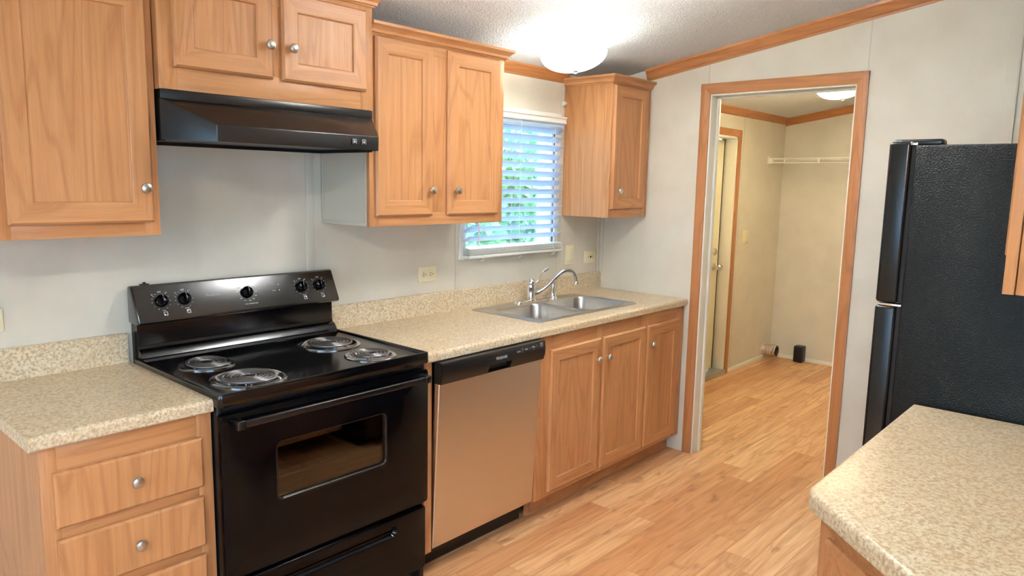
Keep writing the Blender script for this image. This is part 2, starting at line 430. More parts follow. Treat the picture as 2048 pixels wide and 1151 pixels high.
# battens and corner strips on the wall panels
def trim(name, mb, mats, label): return struct(name, mb, mats, label, smooth=30, cat='trim')
m = MB(); m.box((.716, -.004, 1.0), (.752, 0, 1.8), .001); trim('trim_1', m, WA, 'cream batten strip on the wall behind the range')
m = MB(); m.box((1.562, -.0025, 1.01), (1.568, 0, 1.40), .0006); trim('trim_2', m, CREAM, 'thin cream seam strip left of the window')
m = MB(); m.box((2.388, -.004, 1.01), (2.412, 0, 2.14), .001); trim('trim_3', m, WA, 'cream batten strip right of the window')
m = MB(); m.box((2.793, -.006, 1.0), (XE, 0, 1.40), .001); m.box((XE-.006, -.028, 1.0), (XE, 0, 1.40), .001); trim('trim_4', m, WA, 'cream corner strip under the corner cabinet')
m = MB(); m.box((XE-.0025, -.692, 2.12), (XE, -.687, 2.235), .0006); trim('trim_5', m, CREAM, 'thin panel seam above the left end of the doorway')
m = MB(); m.box((XE-.0025, -1.511, 2.12), (XE, -1.506, 2.36), .0006); trim('trim_6', m, CREAM, 'thin panel seam above the right end of the doorway')
m = MB(); m.box((XE-.005, -2.105, 0), (XE, -2.065, 2.47), .001); m.box((XE-.008, -2.112, 0), (XE, -2.105, 2.47), .001, mat=1); trim('trim_7', m, [WA, CREAM], 'cream batten strip above the refrigerator')
# crown moulding: profile (out from wall, down from ceiling)
CP = [(0, -.052), (.006, -.052), (.008, -.044), (.014, -.040), (.020, -.026), (.030, -.012), (.034, -.010), (.036, 0), (0, 0)]
m = MB(); m.prism([(-u, ceil(-u)+d) for u, d in CP], 0, 1.50, 2.424); trim('trim_8', m, TX, 'oak crown moulding above the window')
def slope_crown(x, sgn, ya, yb):
    m = MB()
    A = [(x+sgn*u, ya, ceil(ya)+d*1.25) for u, d in CP]; B = [(x+sgn*u, yb, ceil(yb)+d*1.25) for u, d in CP]
    m.loops([A, B], close_first=True); return m
trim('trim_9', slope_crown(XE, -1, -.30, -2.76), TY, 'oak crown moulding climbing the end wall')
trim('trim_10', slope_crown(XF, -1, 0, -2.2), TY, 'oak crown moulding on the far laundry wall')
m = MB(); m.prism([(-u, ceil(-u)+d) for u, d in CP], 0, XE+TH, XF); trim('trim_11', m, TX, 'oak crown moulding over the outside door')
# baseboards in the laundry
m = MB(); m.box((4.75, -.008, 0), (XF, 0, .035), .002); struct('baseboard_back', m, JAMB, 'thin cream baseboard under the laundry switch', 30, cat='baseboard')
m = MB(); m.box((XF-.008, -2.2, 0), (XF, -.008, .035), .002); struct('baseboard_far', m, JAMB, 'thin cream baseboard on the far laundry wall', 30, cat='baseboard')
m = MB(); m.box((4.80, -.0025, .035), (4.804, 0, 2.12)); trim('trim_12', m, CREAM, 'thin panel seam right of the outside door')

# doorway to the laundry: casing, jambs
d1 = bpy.data.objects.new('door_1', None); COL.objects.link(d1); d1.location = (XE, (OY0+OY1)/2, 0); d1['kind'] = 'structure'; d1['label'] = 'oak cased open doorway to the laundry room'
d1['category'] = 'doorway'
cy = (OY0+OY1)/2
def cas(pts_lo, pts_hi, name, mat):
    m = MB(); m.box(pts_lo, pts_hi, .004); return m.build(name, mat, d1)
CW = .053
def casing_leg(ya, yb, z1, name):
    m = MB(); prof = [(0, ya), (-.011, ya), (-.015, ya+(yb-ya)*.25), (-.013, ya+(yb-ya)*.6), (-.008, yb), (0, yb)]
    s0 = 1 if yb > ya else -1
    m.loops([[(u, v-cy, 0) for u, v in prof], [(u, v-cy, z1 if abs(v-ya) < 1e-6 else z1) for u, v in prof]], close_first=True)
    return m.build(name, TV, d1)
casing_leg(OY0+CW-.004, OY0-.004, OZ+CW, 'casing_side'); casing_leg(OY1-CW+.004, OY1+.004, OZ+CW, 'casing_side')
m = MB(); prof = [(0, OZ+CW), (-.0115, OZ+CW), (-.0155, OZ+CW*.75), (-.0135, OZ+CW*.4), (-.0085, OZ-.004), (0, OZ-.004)]
m.loops([[(u, OY0+CW-.004-cy, z) for u, z in prof], [(u, OY1-CW+.004-cy, z) for u, z in prof]], close_first=True); m.build('casing_head', TY, d1)
JT = .012
for s_, yj in ((-1, OY0), (1, OY1)):
    m = MB(); m.box((0, yj-cy, 0), (TH+.004, yj+s_*JT-cy, OZ), .001); m.box((.062, yj+s_*JT-cy, 0), (.092, yj+s_*(JT+.012)-cy, OZ-JT), .003); m.build('jamb', JAMB, d1)
m = MB(); m.box((0, OY0-JT-cy, OZ-JT), (TH+.004, OY1+JT-cy, OZ), .001); m.box((.062, OY0-JT-cy, OZ-JT-.012), (.092, OY1+JT-cy, OZ-JT), .003); m.build('head_jamb', JAMB, d1)

# outside door in the laundry
d2 = bpy.data.objects.new('door_2', None); COL.objects.link(d2); d2.location = ((DX0+DX1)/2, .06, 0); d2['kind'] = 'structure'; d2['label'] = 'pale yellow outside door in the laundry with knob and deadbolt'; d2['category'] = 'door'
X = (DX0+DX1)/2; Y = .06
m = MB(); m.box((DX0+.028-X, .092-Y, .045), (DX1-.040-X, .118-Y, DZ-.03), .003); slab = m.build('slab', PALEDOOR, d2)
m = MB(); m.lathe([(0, .0), (.031, .0), (.031, .006), (.012, .009), (.012, .034), (.026, .042), (.030, .056), (.022, .070), (0, .073)], (DX1-.105-X, .092-Y, .905), '-y', 24); m.build('knob', NICK, slab)
m = MB(); m.lathe([(0, 0), (.030, 0), (.030, .008), (.024, .014), (0, .014)], (DX1-.105-X, .092-Y, 1.03), '-y', 24); m.box((DX1-.110-X, .070-Y, 1.012), (DX1-.100-X, .080-Y, 1.048), .003); m.build('deadbolt', NICK, slab)
m = MB()
for a, b in ((DX0, DX0+.022), (DX1-.022, DX1)): m.box((a-X, -.004-Y, .03), (b-X, .12-Y, DZ), .002)
m.box((DX0-X, -.004-Y, DZ-.022), (DX1-X, .12-Y, DZ), .002); m.build('jamb', JAMB, d2)
m = MB(); m.box((DX1-.040-X, .095-Y, .04), (DX1-.022-X, .118-Y, DZ-.022)); m.build('weatherstrip', DARK, d2)
m = MB(); m.box((DX0-X, -.02-Y, .0), (DX1-X, .12-Y, .042), .006); m.build('threshold', ALU, d2)
m = MB(); m.box((DX1-.004-X, -.014-Y, 0), (DX1+.053-X, 0-Y, DZ+.05), .004); m.build('casing_side', TV, d2)
m = MB(); m.box((DX0-.053-X, -.014-Y, 0), (DX0+.004-X, 0-Y, DZ+.05), .004); m.build('casing_side', TV, d2)
m = MB(); m.box((DX0+.004-X, -.014-Y, DZ-.004), (DX1-.004-X, 0-Y, DZ+.05), .004); m.build('casing_head', TX, d2)

# kitchen window
w1 = bpy.data.objects.new('window_1', None); COL.objects.link(w1); w1.location = (1.985, 0, WZ0); w1['kind'] = 'structure'; w1['label'] = 'white framed kitchen window over the sink'; w1['category'] = 'window'
X, Z = 1.985, WZ0
m = MB()
for a, b in (((1.590, WZ0-.026), (WX0+.006, WZ1+.02)), ((WX1-.006, WZ0-.026), (2.382, WZ1+.02))): m.box((a[0]-X, -.010, a[1]-Z), (b[0]-X, .004, b[1]-Z), .003)
m.box((WX0+.006-X, -.010, -.026), (WX1-.006-X, .004, .006), .003); m.box((WX0+.006-X, -.010, WZ1-.006-Z), (WX1-.006-X, .004, WZ1+.02-Z), .003); m.build('frame', WHITE, w1)
m = MB()
for x0, x1 in ((WX0, WX0+.030), (WX1-.030, WX1)): m.box((x0-X, .004, 0), (x1-X, .11, WZ1-Z), .002)
m.box((WX0+.03-X, .004, 0), (WX1-.03-X, .11, .028), .002); m.box((WX0+.03-X, .004, WZ1-.03-Z), (WX1-.03-X, .11, WZ1-Z), .002)
m.box((WX0+.03-X, .05, .35), (WX1-.03-X, .08, .385), .002); m.build('sash', WHITE, w1)
for a in (WX1-.014, WX0+.008):
    m = MB(); m.box((a-X, .0008, .006), (a+.006-X, .0042, WZ1-.006-Z)); m.build('weatherstrip', DARK, w1)
m = MB(); m.box((WX0+.03-X, .062, .028), (WX1-.03-X, .066, WZ1-.03-Z)); m.build('pane', PANE, w1)

# living-room windows behind the camera
def big_window(name, axis, lab, c, wd):
    o = bpy.data.objects.new(name, None); COL.objects.link(o); o.location = c; o['kind'] = 'structure'; o['label'] = lab; o['category'] = 'window'
    if axis == 'x': o.rotation_euler = (0, 0, PI/2)
    m = MB(); h = .70
    for x in (-wd/2+.02, 0, wd/2-.02): m.box((x-.02, -.03, -h), (x+.02, .03, h), .003)
    for z in (-h+.02, h-.02): m.box((-wd/2, -.028, z-.02), (wd/2, .028, z+.02), .003)
    m.build('frame', WHITE, o); m = MB(); m.box((-wd/2+.03, -.002, -h+.03), (wd/2-.03, .002, h-.03)); m.build('pane', PANE, o)
big_window('window_2', 'x', 'wide living room window behind the viewer', (LX-.05, -2.6, 1.45), 2.6)
big_window('window_3', 'y', 'living room window opposite the range', (-1.3, LY-.05, 1.45), 2.2)

# ------------------------------------------------------------------ cabinet parts
def door_panel(mb, x0, x1, z0, z1, yb, t=.018, fw=.062):
    """mitred frame door facing -y; back at yb, front at yb-t"""
    def rc(i, y): return [(x0+i, y, z0+i), (x1-i, y, z0+i), (x1-i, y, z1-i), (x0+i, y, z1-i)]
    L = [rc(0, yb), rc(0, yb-t*.55), rc(.007, yb-t), rc(fw-.006, yb-t), rc(fw-.001, yb-t+.002), rc(fw, yb-t+.0065), rc(fw+.002, yb-t+.008)]
    mm = [1, 0, 1, 0]
    mb.loops(L, mats=[mm]*6, close_last=True, close_first=True)
    return mb
def knob(parent, x, z, y):
    m = MB(); m.lathe([(0, 0), (.0062, 0), (.0055, .008), (.0065, .012), (.0145, .016), (.0165, .021), (.0145, .0262), (.009, .0285), (0, .0292)], (x, y, z), '-y', 20)
    return m.build('knob', NICK, parent)
def crown_mb(mb, x0, x1, yf, z0, h=.045, out=.036, left=True, right=True):
    """cabinet crown with mitred returns round the front at y=yf and the sides back to y=0"""
    prof = [(0, 0), (.004, 0), (.008, .006), (.014, .008), (.016, .018), (.026, .028), (.030, .031), (out, .034), (out, h), (0, h)]
    path = []
    for u, d in prof:
        l = u if left else 0; r = u if right else 0
        path.append([(x0-l, -.001, z0+d), (x0-l, yf-u, z0+d), (x1+r, yf-u, z0+d), (x1+r, -.001, z0+d)])
    V = [[mb.bm.verts.new(p) for p in row] for row in path]
    for i in range(len(V)-1):
        for k in range(3): mb.bm.faces.new((V[i][k], V[i][k+1], V[i+1][k+1], V[i+1][k])).material_index = (0 if k == 1 else 1)
    return mb
def upper_cabinet(label, x0, x1, z0, z1, yf, doors, crown=True, left_mat=CREAM, right_mat=CREAM, stile=.046, lst=None, rail=.052, cl=True, cr=True, mull=None, fw=.062):
    cx = (x0+x1)/2
    root = thing('upper_cabinet', label, 'cabinet', (cx, 0, z0), 'oak wall cabinets of the kitchen')
    H = z1-z0; X0, X1 = x0-cx, x1-cx; ft = .018
    m = MB()                                   # case behind the face frame
    m.box((X0, yf+ft, 0), (X0+.012, -.001, H), mat=1); m.box((X1-.012, yf+ft, 0), (X1, -.001, H), mat=2)
    m.box((X0+.012, yf+ft, .012), (X1-.012, -.001, .024), mat=0); m.box((X0+.012, yf+ft, H-.012), (X1-.012, -.001, H), mat=0); m.box((X0+.012, -.008, .024), (X1-.012, -.001, H-.012), mat=0)
    m.build('case', [OH, left_mat, right_mat], root)
    m = MB()
    ls = lst or stile
    m.box((X0, yf, 0), (X0+ls, yf+ft, H), .001); m.box((X1-stile, yf, 0), (X1, yf+ft, H), .001)
    m.box((X0+ls, yf+.0002, 0), (X1-stile, yf+ft, rail), .001, mat=1); m.box((X0+ls, yf+.0002, H-rail), (X1-stile, yf+ft, H), .001, mat=1)
    if mull: m.box((mull[0]-cx, yf+.0002, rail), (mull[1]-cx, yf+ft, H-rail), .001)
    m.build('face_frame', [OV, OH], root)
    for (a, b, c, d, kx, kz) in doors:
        m = MB(); door_panel(m, a-cx, b-cx, c-z0, d-z0, yf, fw=fw); dr = m.build('door', [OV, OH], root, 25)
        knob(dr, kx-cx, kz-z0, yf-.018)
    if crown:
        m = MB(); crown_mb(m, X0, X1, yf, H-.012, left=cl, right=cr); m.build('crown_moulding', [OH, OY], root, 25)
    return root
UZ, YU = 1.374, -.327
upper_cabinet('tall oak wall cabinet left of the range hood, one silver knob low on its door', -.520, -.001, UZ, 2.115, YU, [(-.402, -.022, 1.414, 2.097, -.052, 1.517)], lst=.125, cr=False)
upper_cabinet('short oak wall cabinet directly above the black range hood', .004, .792, 1.815, 2.200, -.355,
              [(.046, .374, 1.882, 2.172, .353, 1.988), (.408, .756, 1.882, 2.172, .438, 1.988)], left_mat=OV, right_mat=OV, mull=(.36, .42), rail=.078, stile=.055)
r = upper_cabinet('tall two-door oak wall cabinet between the range hood and the window', .794, 1.552, UZ, 2.115, YU,
              [(.818, 1.112, 1.413, 2.098, 1.092, 1.518), (1.195, 1.512, 1.413, 2.098, 1.239, 1.518)], right_mat=OV, mull=(1.10, 1.20), cl=False)
# raised border on the pale side panel facing the range
m = MB(); xs = .794-1.173
for lo, hi in (((-.004, -.308, 0), (0, -.004, .014)), ((-.004, -.308, .014), (0, -.300, .284)), ((-.004, -.014, .014), (0, -.004, .284))): m.box((xs+lo[0], lo[1], lo[2]), (xs+hi[0], hi[1], hi[2]), .001)
m.build('side_border', CREAM, r)
upper_cabinet('narrow oak wall cabinet in the corner right of the window, over the sink', 2.423, XE-.004, UZ, 2.115, YU, [(2.434, 2.766, 1.422, 2.098, 2.484, 1.522)], left_mat=OV, right_mat=OV, stile=.058, cr=False, cl=True)

# upper cabinet on the opposite wall, seen end-on at the right edge
root = thing('upper_cabinet', 'oak wall cabinet at the right edge, seen end-on before the refrigerator', 'cabinet', (.985, -2.76, UZ), 'oak wall cabinets of the kitchen')
m = MB(); X0, X1, H = .602-.985, 1.45-.985, .80
m.box((X0, .001, 0), (X1, .306, H), .001); m.build('case', OV, root)
m = MB(); m.box((X0-.002, .308, 0), (X0+.05, .326, H), .001); m.box((X1-.05, .308, 0), (X1, .326, H), .001); m.box((X0+.05, .308, 0), (X1-.05, .326, .04), .001, mat=1); m.box((X0+.05, .308, H-.04), (X1-.05, .326, H), .001, mat=1)
m.build('face_frame', [OV, OH], root)
for a, b in ((.71, 1.06), (1.08, 1.43)):
    m = MB(); door_panel(m, -(b-.985), -(a-.985), .056, H-.04, -.326); dr = m.build('door', [OV, OH], root, 25); dr.rotation_euler = (0, 0, PI); knob(dr, -(b-.985)+.03, .15, -.344)

# ------------------------------------------------------------------ base cabinets
ZB = .876
LB = thing('base_cabinet', 'oak drawer cabinet with silver knobs at lower left, beside the range', 'cabinet', (-.22, -.3, 0), 'oak base cabinets of the kitchen')
cx, cy_ = -.22, -.3
m = MB()
m.box((-.444-cx, -.597-cy_, .0), (-.432-cx, -.004-cy_, ZB-.002), mat=0); m.box((-.014-cx, -.597-cy_, .0), (-.002-cx, -.004-cy_, ZB-.002), mat=0)
m.box((-.432-cx, -.54-cy_, .0), (-.014-cx, -.53-cy_, .10), mat=1); m.box((-.432-cx, -.597-cy_, .10), (-.014-cx, -.004-cy_, .112), mat=1); m.box((-.432-cx, -.016-cy_, .112), (-.014-cx, -.004-cy_, ZB-.002), mat=1)
m.build('case', [OV, OH], LB)
m = MB(); F0, F1 = -.615-cy_, -.597-cy_
m.box((-.444-cx, F0, .10), (-.405-cx, F1, ZB-.002), .001); m.box((-.045-cx, F0, .10), (-.002-cx, F1, ZB-.002), .001)
for a, b in ((.80, ZB-.002), (.615, .67), (.435, .49), (.255, .31), (.10, .13)): m.box((-.405-cx, F0+.0002, a), (-.045-cx, F1, b), .001, mat=1)
m.build('face_frame', [OV, OH], LB)
for k, (a, b) in enumerate(((.657, .805), (.475, .625), (.296, .446), (.117, .267))):
    m = MB(); x0, x1 = -.417-cx, -.036-cx
    def rc(i, y): return [(x0+i, y, a+i), (x1-i, y, a+i), (x1-i, y, b-i), (x0+i, y, b-i)]
    m.loops([rc(0, F0), rc(0, F0-.012), rc(.006, F0-.018)], close_first=True); dr = m.build('drawer', OV, LB, 25)
    knob(dr, -.226-cx, (a+b)/2+.002, F0-.018)

# filler strip between range and dishwasher
m = MB(); m.box((-.019, -.010, 0), (.019, .010, ZB-.1), .001); m.box((-.012, .010, 0), (.012, .55, ZB-.1))
o = m.build('filler_panel', OV); o.location = (.845, -.605, .10); tag(o, 'narrow oak filler strip between the range and the dishwasher', 'panel')

SB = thing('base_cabinet', 'oak sink cabinet with three panel doors right of the dishwasher', 'cabinet', (2.15, -.3, 0), 'oak base cabinets of the kitchen')
cx, cy_ = 2.15, -.3; x0, x1 = 1.490-cx, XE-.004-cx; F0, F1 = -.615-cy_, -.597-cy_
m = MB()
m.box((x0, F1, .10), (x0+.012, -.004-cy_, ZB-.002), mat=0); m.box((x1-.012, F1, .10), (x1, -.004-cy_, ZB-.002), mat=0)
m.box((x0+.012, F1, .10), (x1-.012, -.004-cy_, .112), mat=1); m.box((x0+.012, -.016-cy_, .112), (x1-.012, -.004-cy_, ZB-.002), mat=1)
m.build('case', [OV, OH], SB)
m = MB(); m.box((x0+.03, -.545-cy_, 0), (x1, -.530-cy_, .10)); m.build('toe_kick', OH, SB)
m = MB(); m.box((1.54-cx, -.553-cy_, .012), (1.66-cx, -.545-cy_, .075), .002); m.build('toe_kick_patch', OH, SB)
m = MB()
for a, b in ((1.490, 1.590), (1.945, 2.020), (2.355, 2.430), (2.735, XE-.004)): m.box((a-cx, F0, .10), (b-cx, F1, ZB-.002), .001)
for a, b in ((1.590, 1.945), (2.020, 2.355), (2.430, 2.735)):
    m.box((a-cx, F0+.0002, .10), (b-cx, F1, .15), .001, mat=1); m.box((a-cx, F0+.0002, .78), (b-cx, F1, ZB-.002), .001, mat=1)
m.build('face_frame', [OV, OH], SB)
for a, b, kx in ((1.578, 1.968, 1.930), (1.990, 2.386, 2.020), (2.402, 2.745, 2.434)):
    m = MB(); door_panel(m, a-cx, b-cx, .125, .808, F0, fw=.060); dr = m.build('door', [OV, OH], SB, 25); knob(dr, kx-cx, .706, F0-.018)

# ------------------------------------------------------------------ countertops
def nose(y0, y1, zt, zb, r=.014, n=6):
    """front band profile (y,z) with rounded nose, y0 = front"""
    P = [(y1, zb), (y0+.004, zb), (y0, zb+.004)]
    for k in range(n+1):
        a = PI - (PI/2)*k/n; P.append((y0+r+r*math.cos(a), zt-r+r*math.sin(a)))
    P.append((y1, zt)); return P
def splash(root, x0, x1):
    m = MB(); m.prism([(-.001, .038), (-.019, .038), (-.019, .134), (-.014, .139), (-.001, .139)], 0, x0, x1); return m.build('backsplash', CT, root)
LC = thing('countertop', 'short speckled beige countertop left of the range', 'countertop', (0, 0, ZB), 'speckled beige countertops')
m = MB(); m.prism(nose(-.635, -.56, .038, 0), 0, -.467, -.002); m.box((-.467, -.56, 0), (-.002, -.001, .038)); m.build('slab', CT, LC, 30)
splash(LC, -.467, -.004)
m = MB(); m.prism([(-.6345, .0), (-.6345, .0365), (-.001, .0365), (-.001, 0)], 0, -.4685, -.467); m.build('end_strip', CT, LC)
RC = thing('countertop', 'long speckled beige countertop holding the double sink', 'countertop', (0, 0, ZB), 'speckled beige countertops')
SX0, SX1, SY0, SY1 = 1.605, 2.452, -.530, -.066          # sink rim
m = MB(); m.prism(nose(-.635, -.56, .038, 0), 0, .820, XE-.001)
hx0, hx1, hy0, hy1 = SX0+.03, SX1-.03, SY0+.025, SY1-.02
m.box((.820, -.56, 0), (hx0, -.001, .038)); m.box((hx1, -.56, 0), (XE-.001, -.001, .038)); m.box((hx0, -.56, 0), (hx1, hy0, .038)); m.box((hx0, hy1, 0), (hx1, -.001, .038))
m.build('slab', CT, RC, 30); splash(RC, .823, XE-.002)

# peninsula at lower right: counter and the cabinet under it
IC = thing('countertop', 'speckled beige countertop with angled corner before the refrigerator', 'countertop', (1.0, -2.45, ZB), 'speckled beige countertops')
P = [(.594, -2.125), (1.472, -2.125), (1.472, -2.757), (.02, -2.757)]
t = bmesh.new(); V = [t.verts.new((x-1.0, y+2.45, 0)) for x, y in P]; f = t.faces.new(V[::-1])
ex = bmesh.ops.extrude_face_region(t, geom=[f]); vs = [v for v in ex['geom'] if isinstance(v, bmesh.types.BMVert)]
bmesh.ops.translate(t, verts=vs, vec=(0, 0, .038)); bmesh.ops.recalc_face_normals(t, faces=t.faces[:])
ve = [e for e in t.edges if abs(e.verts[0].co.z-e.verts[1].co.z) > .02 and e.verts[0].co.x < 0 and e.verts[0].co.y > .2]
bmesh.ops.bevel(t, geom=ve, offset=.03, segments=6, profile=.5, affect='EDGES')
te = [e for e in t.edges if min(e.verts[0].co.z, e.verts[1].co.z) > .03 and not (abs(e.verts[0].co.y+.307) < .001 and abs(e.verts[1].co.y+.307) < .001)]
bmesh.ops.bevel(t, geom=te, offset=.012, segments=4, profile=.5, affect='EDGES')
m = MB(); m._merge(t); m.build('slab', CT, IC, 40)
IB = thing('base_cabinet', 'oak peninsula cabinet with angled door face at lower right', 'cabinet', (1.0, -2.45, 0), 'oak base cabinets of the kitchen')
ca, sa = -.687, -.727                         # direction of the angled face
ax, ay = .660, -2.155
# outward normal of the angled face is (sa, -ca) -> towards the camera
def AF(s, d, z): return (ax+ca*s+sa*d-1.0, ay+sa*s-ca*d+2.45, z)
m = MB(); body = [AF(.006, -.006, 0)[:2], (1.452-1.0, -2.155+2.45), (1.452-1.0, -2.756+2.45), AF(.80, -.02, 0)[:2]]
m.loops([[(x, y, .10) for x, y in body], [(x, y, ZB-.002) for x, y in body]], close_first=True); m.build('case', OV, IB)
def abox(mb, s0, s1, d0, d1, z0, z1, mat=0):
    mb.loops([[AF(s0, d0, z0), AF(s1, d0, z0), AF(s1, d1, z0), AF(s0, d1, z0)], [AF(s0, d0, z1), AF(s1, d0, z1), AF(s1, d1, z1), AF(s0, d1, z1)]], mats=[mat], close_first=True)
m = MB(); abox(m, -.006, .052, -.006, .012, .10, ZB-.002); abox(m, .72, .78, -.006, .012, .10, ZB-.002)
abox(m, .052, .72, -.006, .0118, ZB-.075, ZB-.002, 1); abox(m, .052, .72, -.006, .0118, .10, .15, 1); m.build('face_frame', [OV, OH], IB)
m = MB()
def al(i, d): return [AF(.040+i, d, .125+i), AF(.37-i, d, .125+i), AF(.37-i, d, .808-i), AF(.040+i, d, .808-i)]
m.loops([al(0, .012), al(0, .022), al(.007, .030), al(.056, .030), al(.060, .024), al(.062, .022)], mats=[[1, 0, 1, 0]]*5, close_first=True); dr = m.build('door', [OV, OH], IB, 25)
m = MB(); abox(m, .03, .75, -.09, -.08, 0, .10); m.build('toe_kick', OH, IB)

# ------------------------------------------------------------------ range hood
HD = thing('range_hood', 'black under-cabinet range hood with tapered front above the range', 'range hood', (.4, 0, 1.66))
cx, z = .4085, 1.66; HD.location = (cx, 0, z)
L0, R0, L1, R1 = .006-cx, .792-cx, .107-cx, .708-cx
m = MB()
# back box up to the lip
m.box((L0, -.348, 0), (L0+.01, -.002, .155)); m.box((R0-.01, -.348, 0), (R0, -.002, .155)); m.box((L0+.01, -.012, 0), (R0-.01, -.002, .155)); m.box((L0+.01, -.348, .145), (R0-.01, -.012, .153))
lip = [(L0, -.348), (R0, -.348)]
A = [(L0, -.348, .128), (R0, -.348, .128), (R1, -.5, .050), (L1, -.5, .050)]
Bt = [(L0, -.348, .004), (R0, -.348, .004), (R1, -.498, .000), (L1, -.498, .000)]
vv = {}
def V_(p): return m.bm.verts.new(p)
a = [V_(p) for p in A]; b = [V_(p) for p in Bt]
m.bm.faces.new((a[0], a[1], a[2], a[3])); m.bm.faces.new((a[3], a[2], b[2], b[3])); m.bm.faces.new((a[0], a[3], b[3], b[0])); m.bm.faces.new((a[2], a[1], b[1], b[2]))
m.box((L0, -.352, .126), (R0, -.340, .155), .001)
bmesh.ops.bevel(m.bm, geom=[e for e in m.bm.edges if set(e.verts) in ({a[2], a[3]}, {a[3], b[3]}, {a[2], b[2]}, {a[0], a[3]}, {a[1], a[2]})], offset=.003, segments=2, profile=.5, affect='EDGES')
m.build('canopy', HOODM, HD, 30)
m = MB(); m.prism([(L0+.01, -.348), (R0-.01, -.348), (R1-.008, -.49), (L1+.008, -.49)], 2, .012, .016); m.box((L0+.01, -.348, .012), (R0-.01, -.012, .016)); m.build('underside_panel', SATIN, HD)
def hood_switch(x, kind):
    m = MB(); m.box((x-.0085, -.5035, .018), (x+.0085, -.4995, .036), .001, mat=0)
    y = -.5039
    for lo, hi in (((-.008, .0335), (.008, .035)), ((-.008, .019), (-.0068, .0335)), ((.0068, .019), (.008, .0335))): m.bm.faces.new([m.bm.verts.new((x+q[0], y, q[1])) for q in ((lo[0], lo[1]), (hi[0], lo[1]), (hi[0], hi[1]), (lo[0], hi[1]))]).material_index = 1
    if kind == 'light':
        m.bm.faces.new([m.bm.verts.new((x+.0032*math.cos(k*PI/6), y, .0265+.0032*math.sin(k*PI/6))) for k in range(12)]).material_index = 1
        for k in range(8):
            c, s = math.cos(k*PI/4), math.sin(k*PI/4)
            m.bm.faces.new([m.bm.verts.new((x+c*r_-s*q, y, .0265+s*r_+c*q)) for r_, q in ((.0042, -.0004), (.0056, -.0004), (.0056, .0004), (.0042, .0004))]).material_index = 1
    else:
        for k in range(4):
            c, s = math.cos(k*PI/2+.4), math.sin(k*PI/2+.4)
            m.bm.faces.new([m.bm.verts.new((x+c*r_-s*q, y, .0262+s*r_+c*q)) for r_, q in ((.0005, 0), (.003, -.0018), (.0052, 0), (.003, .0018))]).material_index = 1
    return m.build('rocker_switch', [PLAS, PRINT], HD, 0, merge=False)
hood_switch(.600-cx, 'light'); hood_switch(.640-cx, 'fan')

# ------------------------------------------------------------------ electric range
RG = thing('electric_range', 'black freestanding electric coil range under the hood', 'stove', (.403, -.35, 0))
ox, oy = .403, -.35
def rx(x): return x-ox
def ry(y): return y-oy
RX0, RX1 = .004, .802
m = MB()
m.box((rx(RX0), ry(-.640), .02), (rx(RX0+.02), ry(-.02), .892), .002); m.box((rx(RX1-.02), ry(-.640), .02), (rx(RX1), ry(-.02), .892), .002)
m.box((rx(RX0+.02), ry(-.03), .02), (rx(RX1-.02), ry(-.02), .892)); m.box((rx(RX0+.02), ry(-.640), .868), (rx(RX1-.02), ry(-.03), .892), .002)
m.box((rx(RX0+.02), ry(-.640), .335), (rx(RX1-.02), ry(-.03), .36)); m.box((rx(RX0+.02), ry(-.60), .02), (rx(RX1-.02), ry(-.03), .06))
for x in (.05, .75):
    for y in (-.60, -.08): m.lathe([(.014, 0), (.014, .02)], (rx(x), ry(y), 0), 'z', 12)
m.build('body', SATIN, RG)
m = MB(); c0, c1, d0, d1, e0, e1 = rx(.10), rx(.70), ry(-.635), ry(-.12), .40, .82
q = [(c0, e0), (c1, e0), (c1, e1), (c0, e1)]
m.loops([[(x, d0, z_) for x, z_ in q], [(x, d1, z_) for x, z_ in q]]); m.build('oven_cavity', CAVM, RG)
m = MB()
for k in range(16): m.tube([(rx(.11+.58*k/15), ry(-.60), .60), (rx(.11+.58*k/15), ry(-.14), .60)], .0022, 6)
for y in (-.60, -.37, -.14): m.tube([(rx(.105), ry(y), .598), (rx(.695), ry(y), .598)], .003, 6)
m.build('oven_rack', CHROME, RG)
# cooktop with four wells
burn = [(.158, -.262, .094, .070, 'rl'), (.170, -.522, .118, .090, 'fl'), (.632, -.282, .118, .090, 'rr'), (.636, -.535, .094, .070, 'fr')]
m = MB(); zt, zr = .931, .921
x0, x1, y0, y1 = rx(-.002), rx(.806), ry(-.668), ry(-.05)
def rr(i, zz): return [(px, py, zz) for px, py in rrect(x0+i, y0+i, x1-i, y1-i, max(.014-i*.5, .003), 4)]
m.loops([rr(.002, .890), rr(0, .894), rr(0, .925), rr(.002, .930), rr(.006, zt), rr(.011, zt), rr(.015, .928), rr(.018, zr+.002), rr(.024, zr)], close_last=False)
m.holed(rr(.024, zr), [[(px, py, zr) for px, py in circ(rx(bx), ry(by), pr-.006)] for bx, by, pr, cr_, _ in burn])
cook = m.build('cooktop', ENAM, RG, 40)
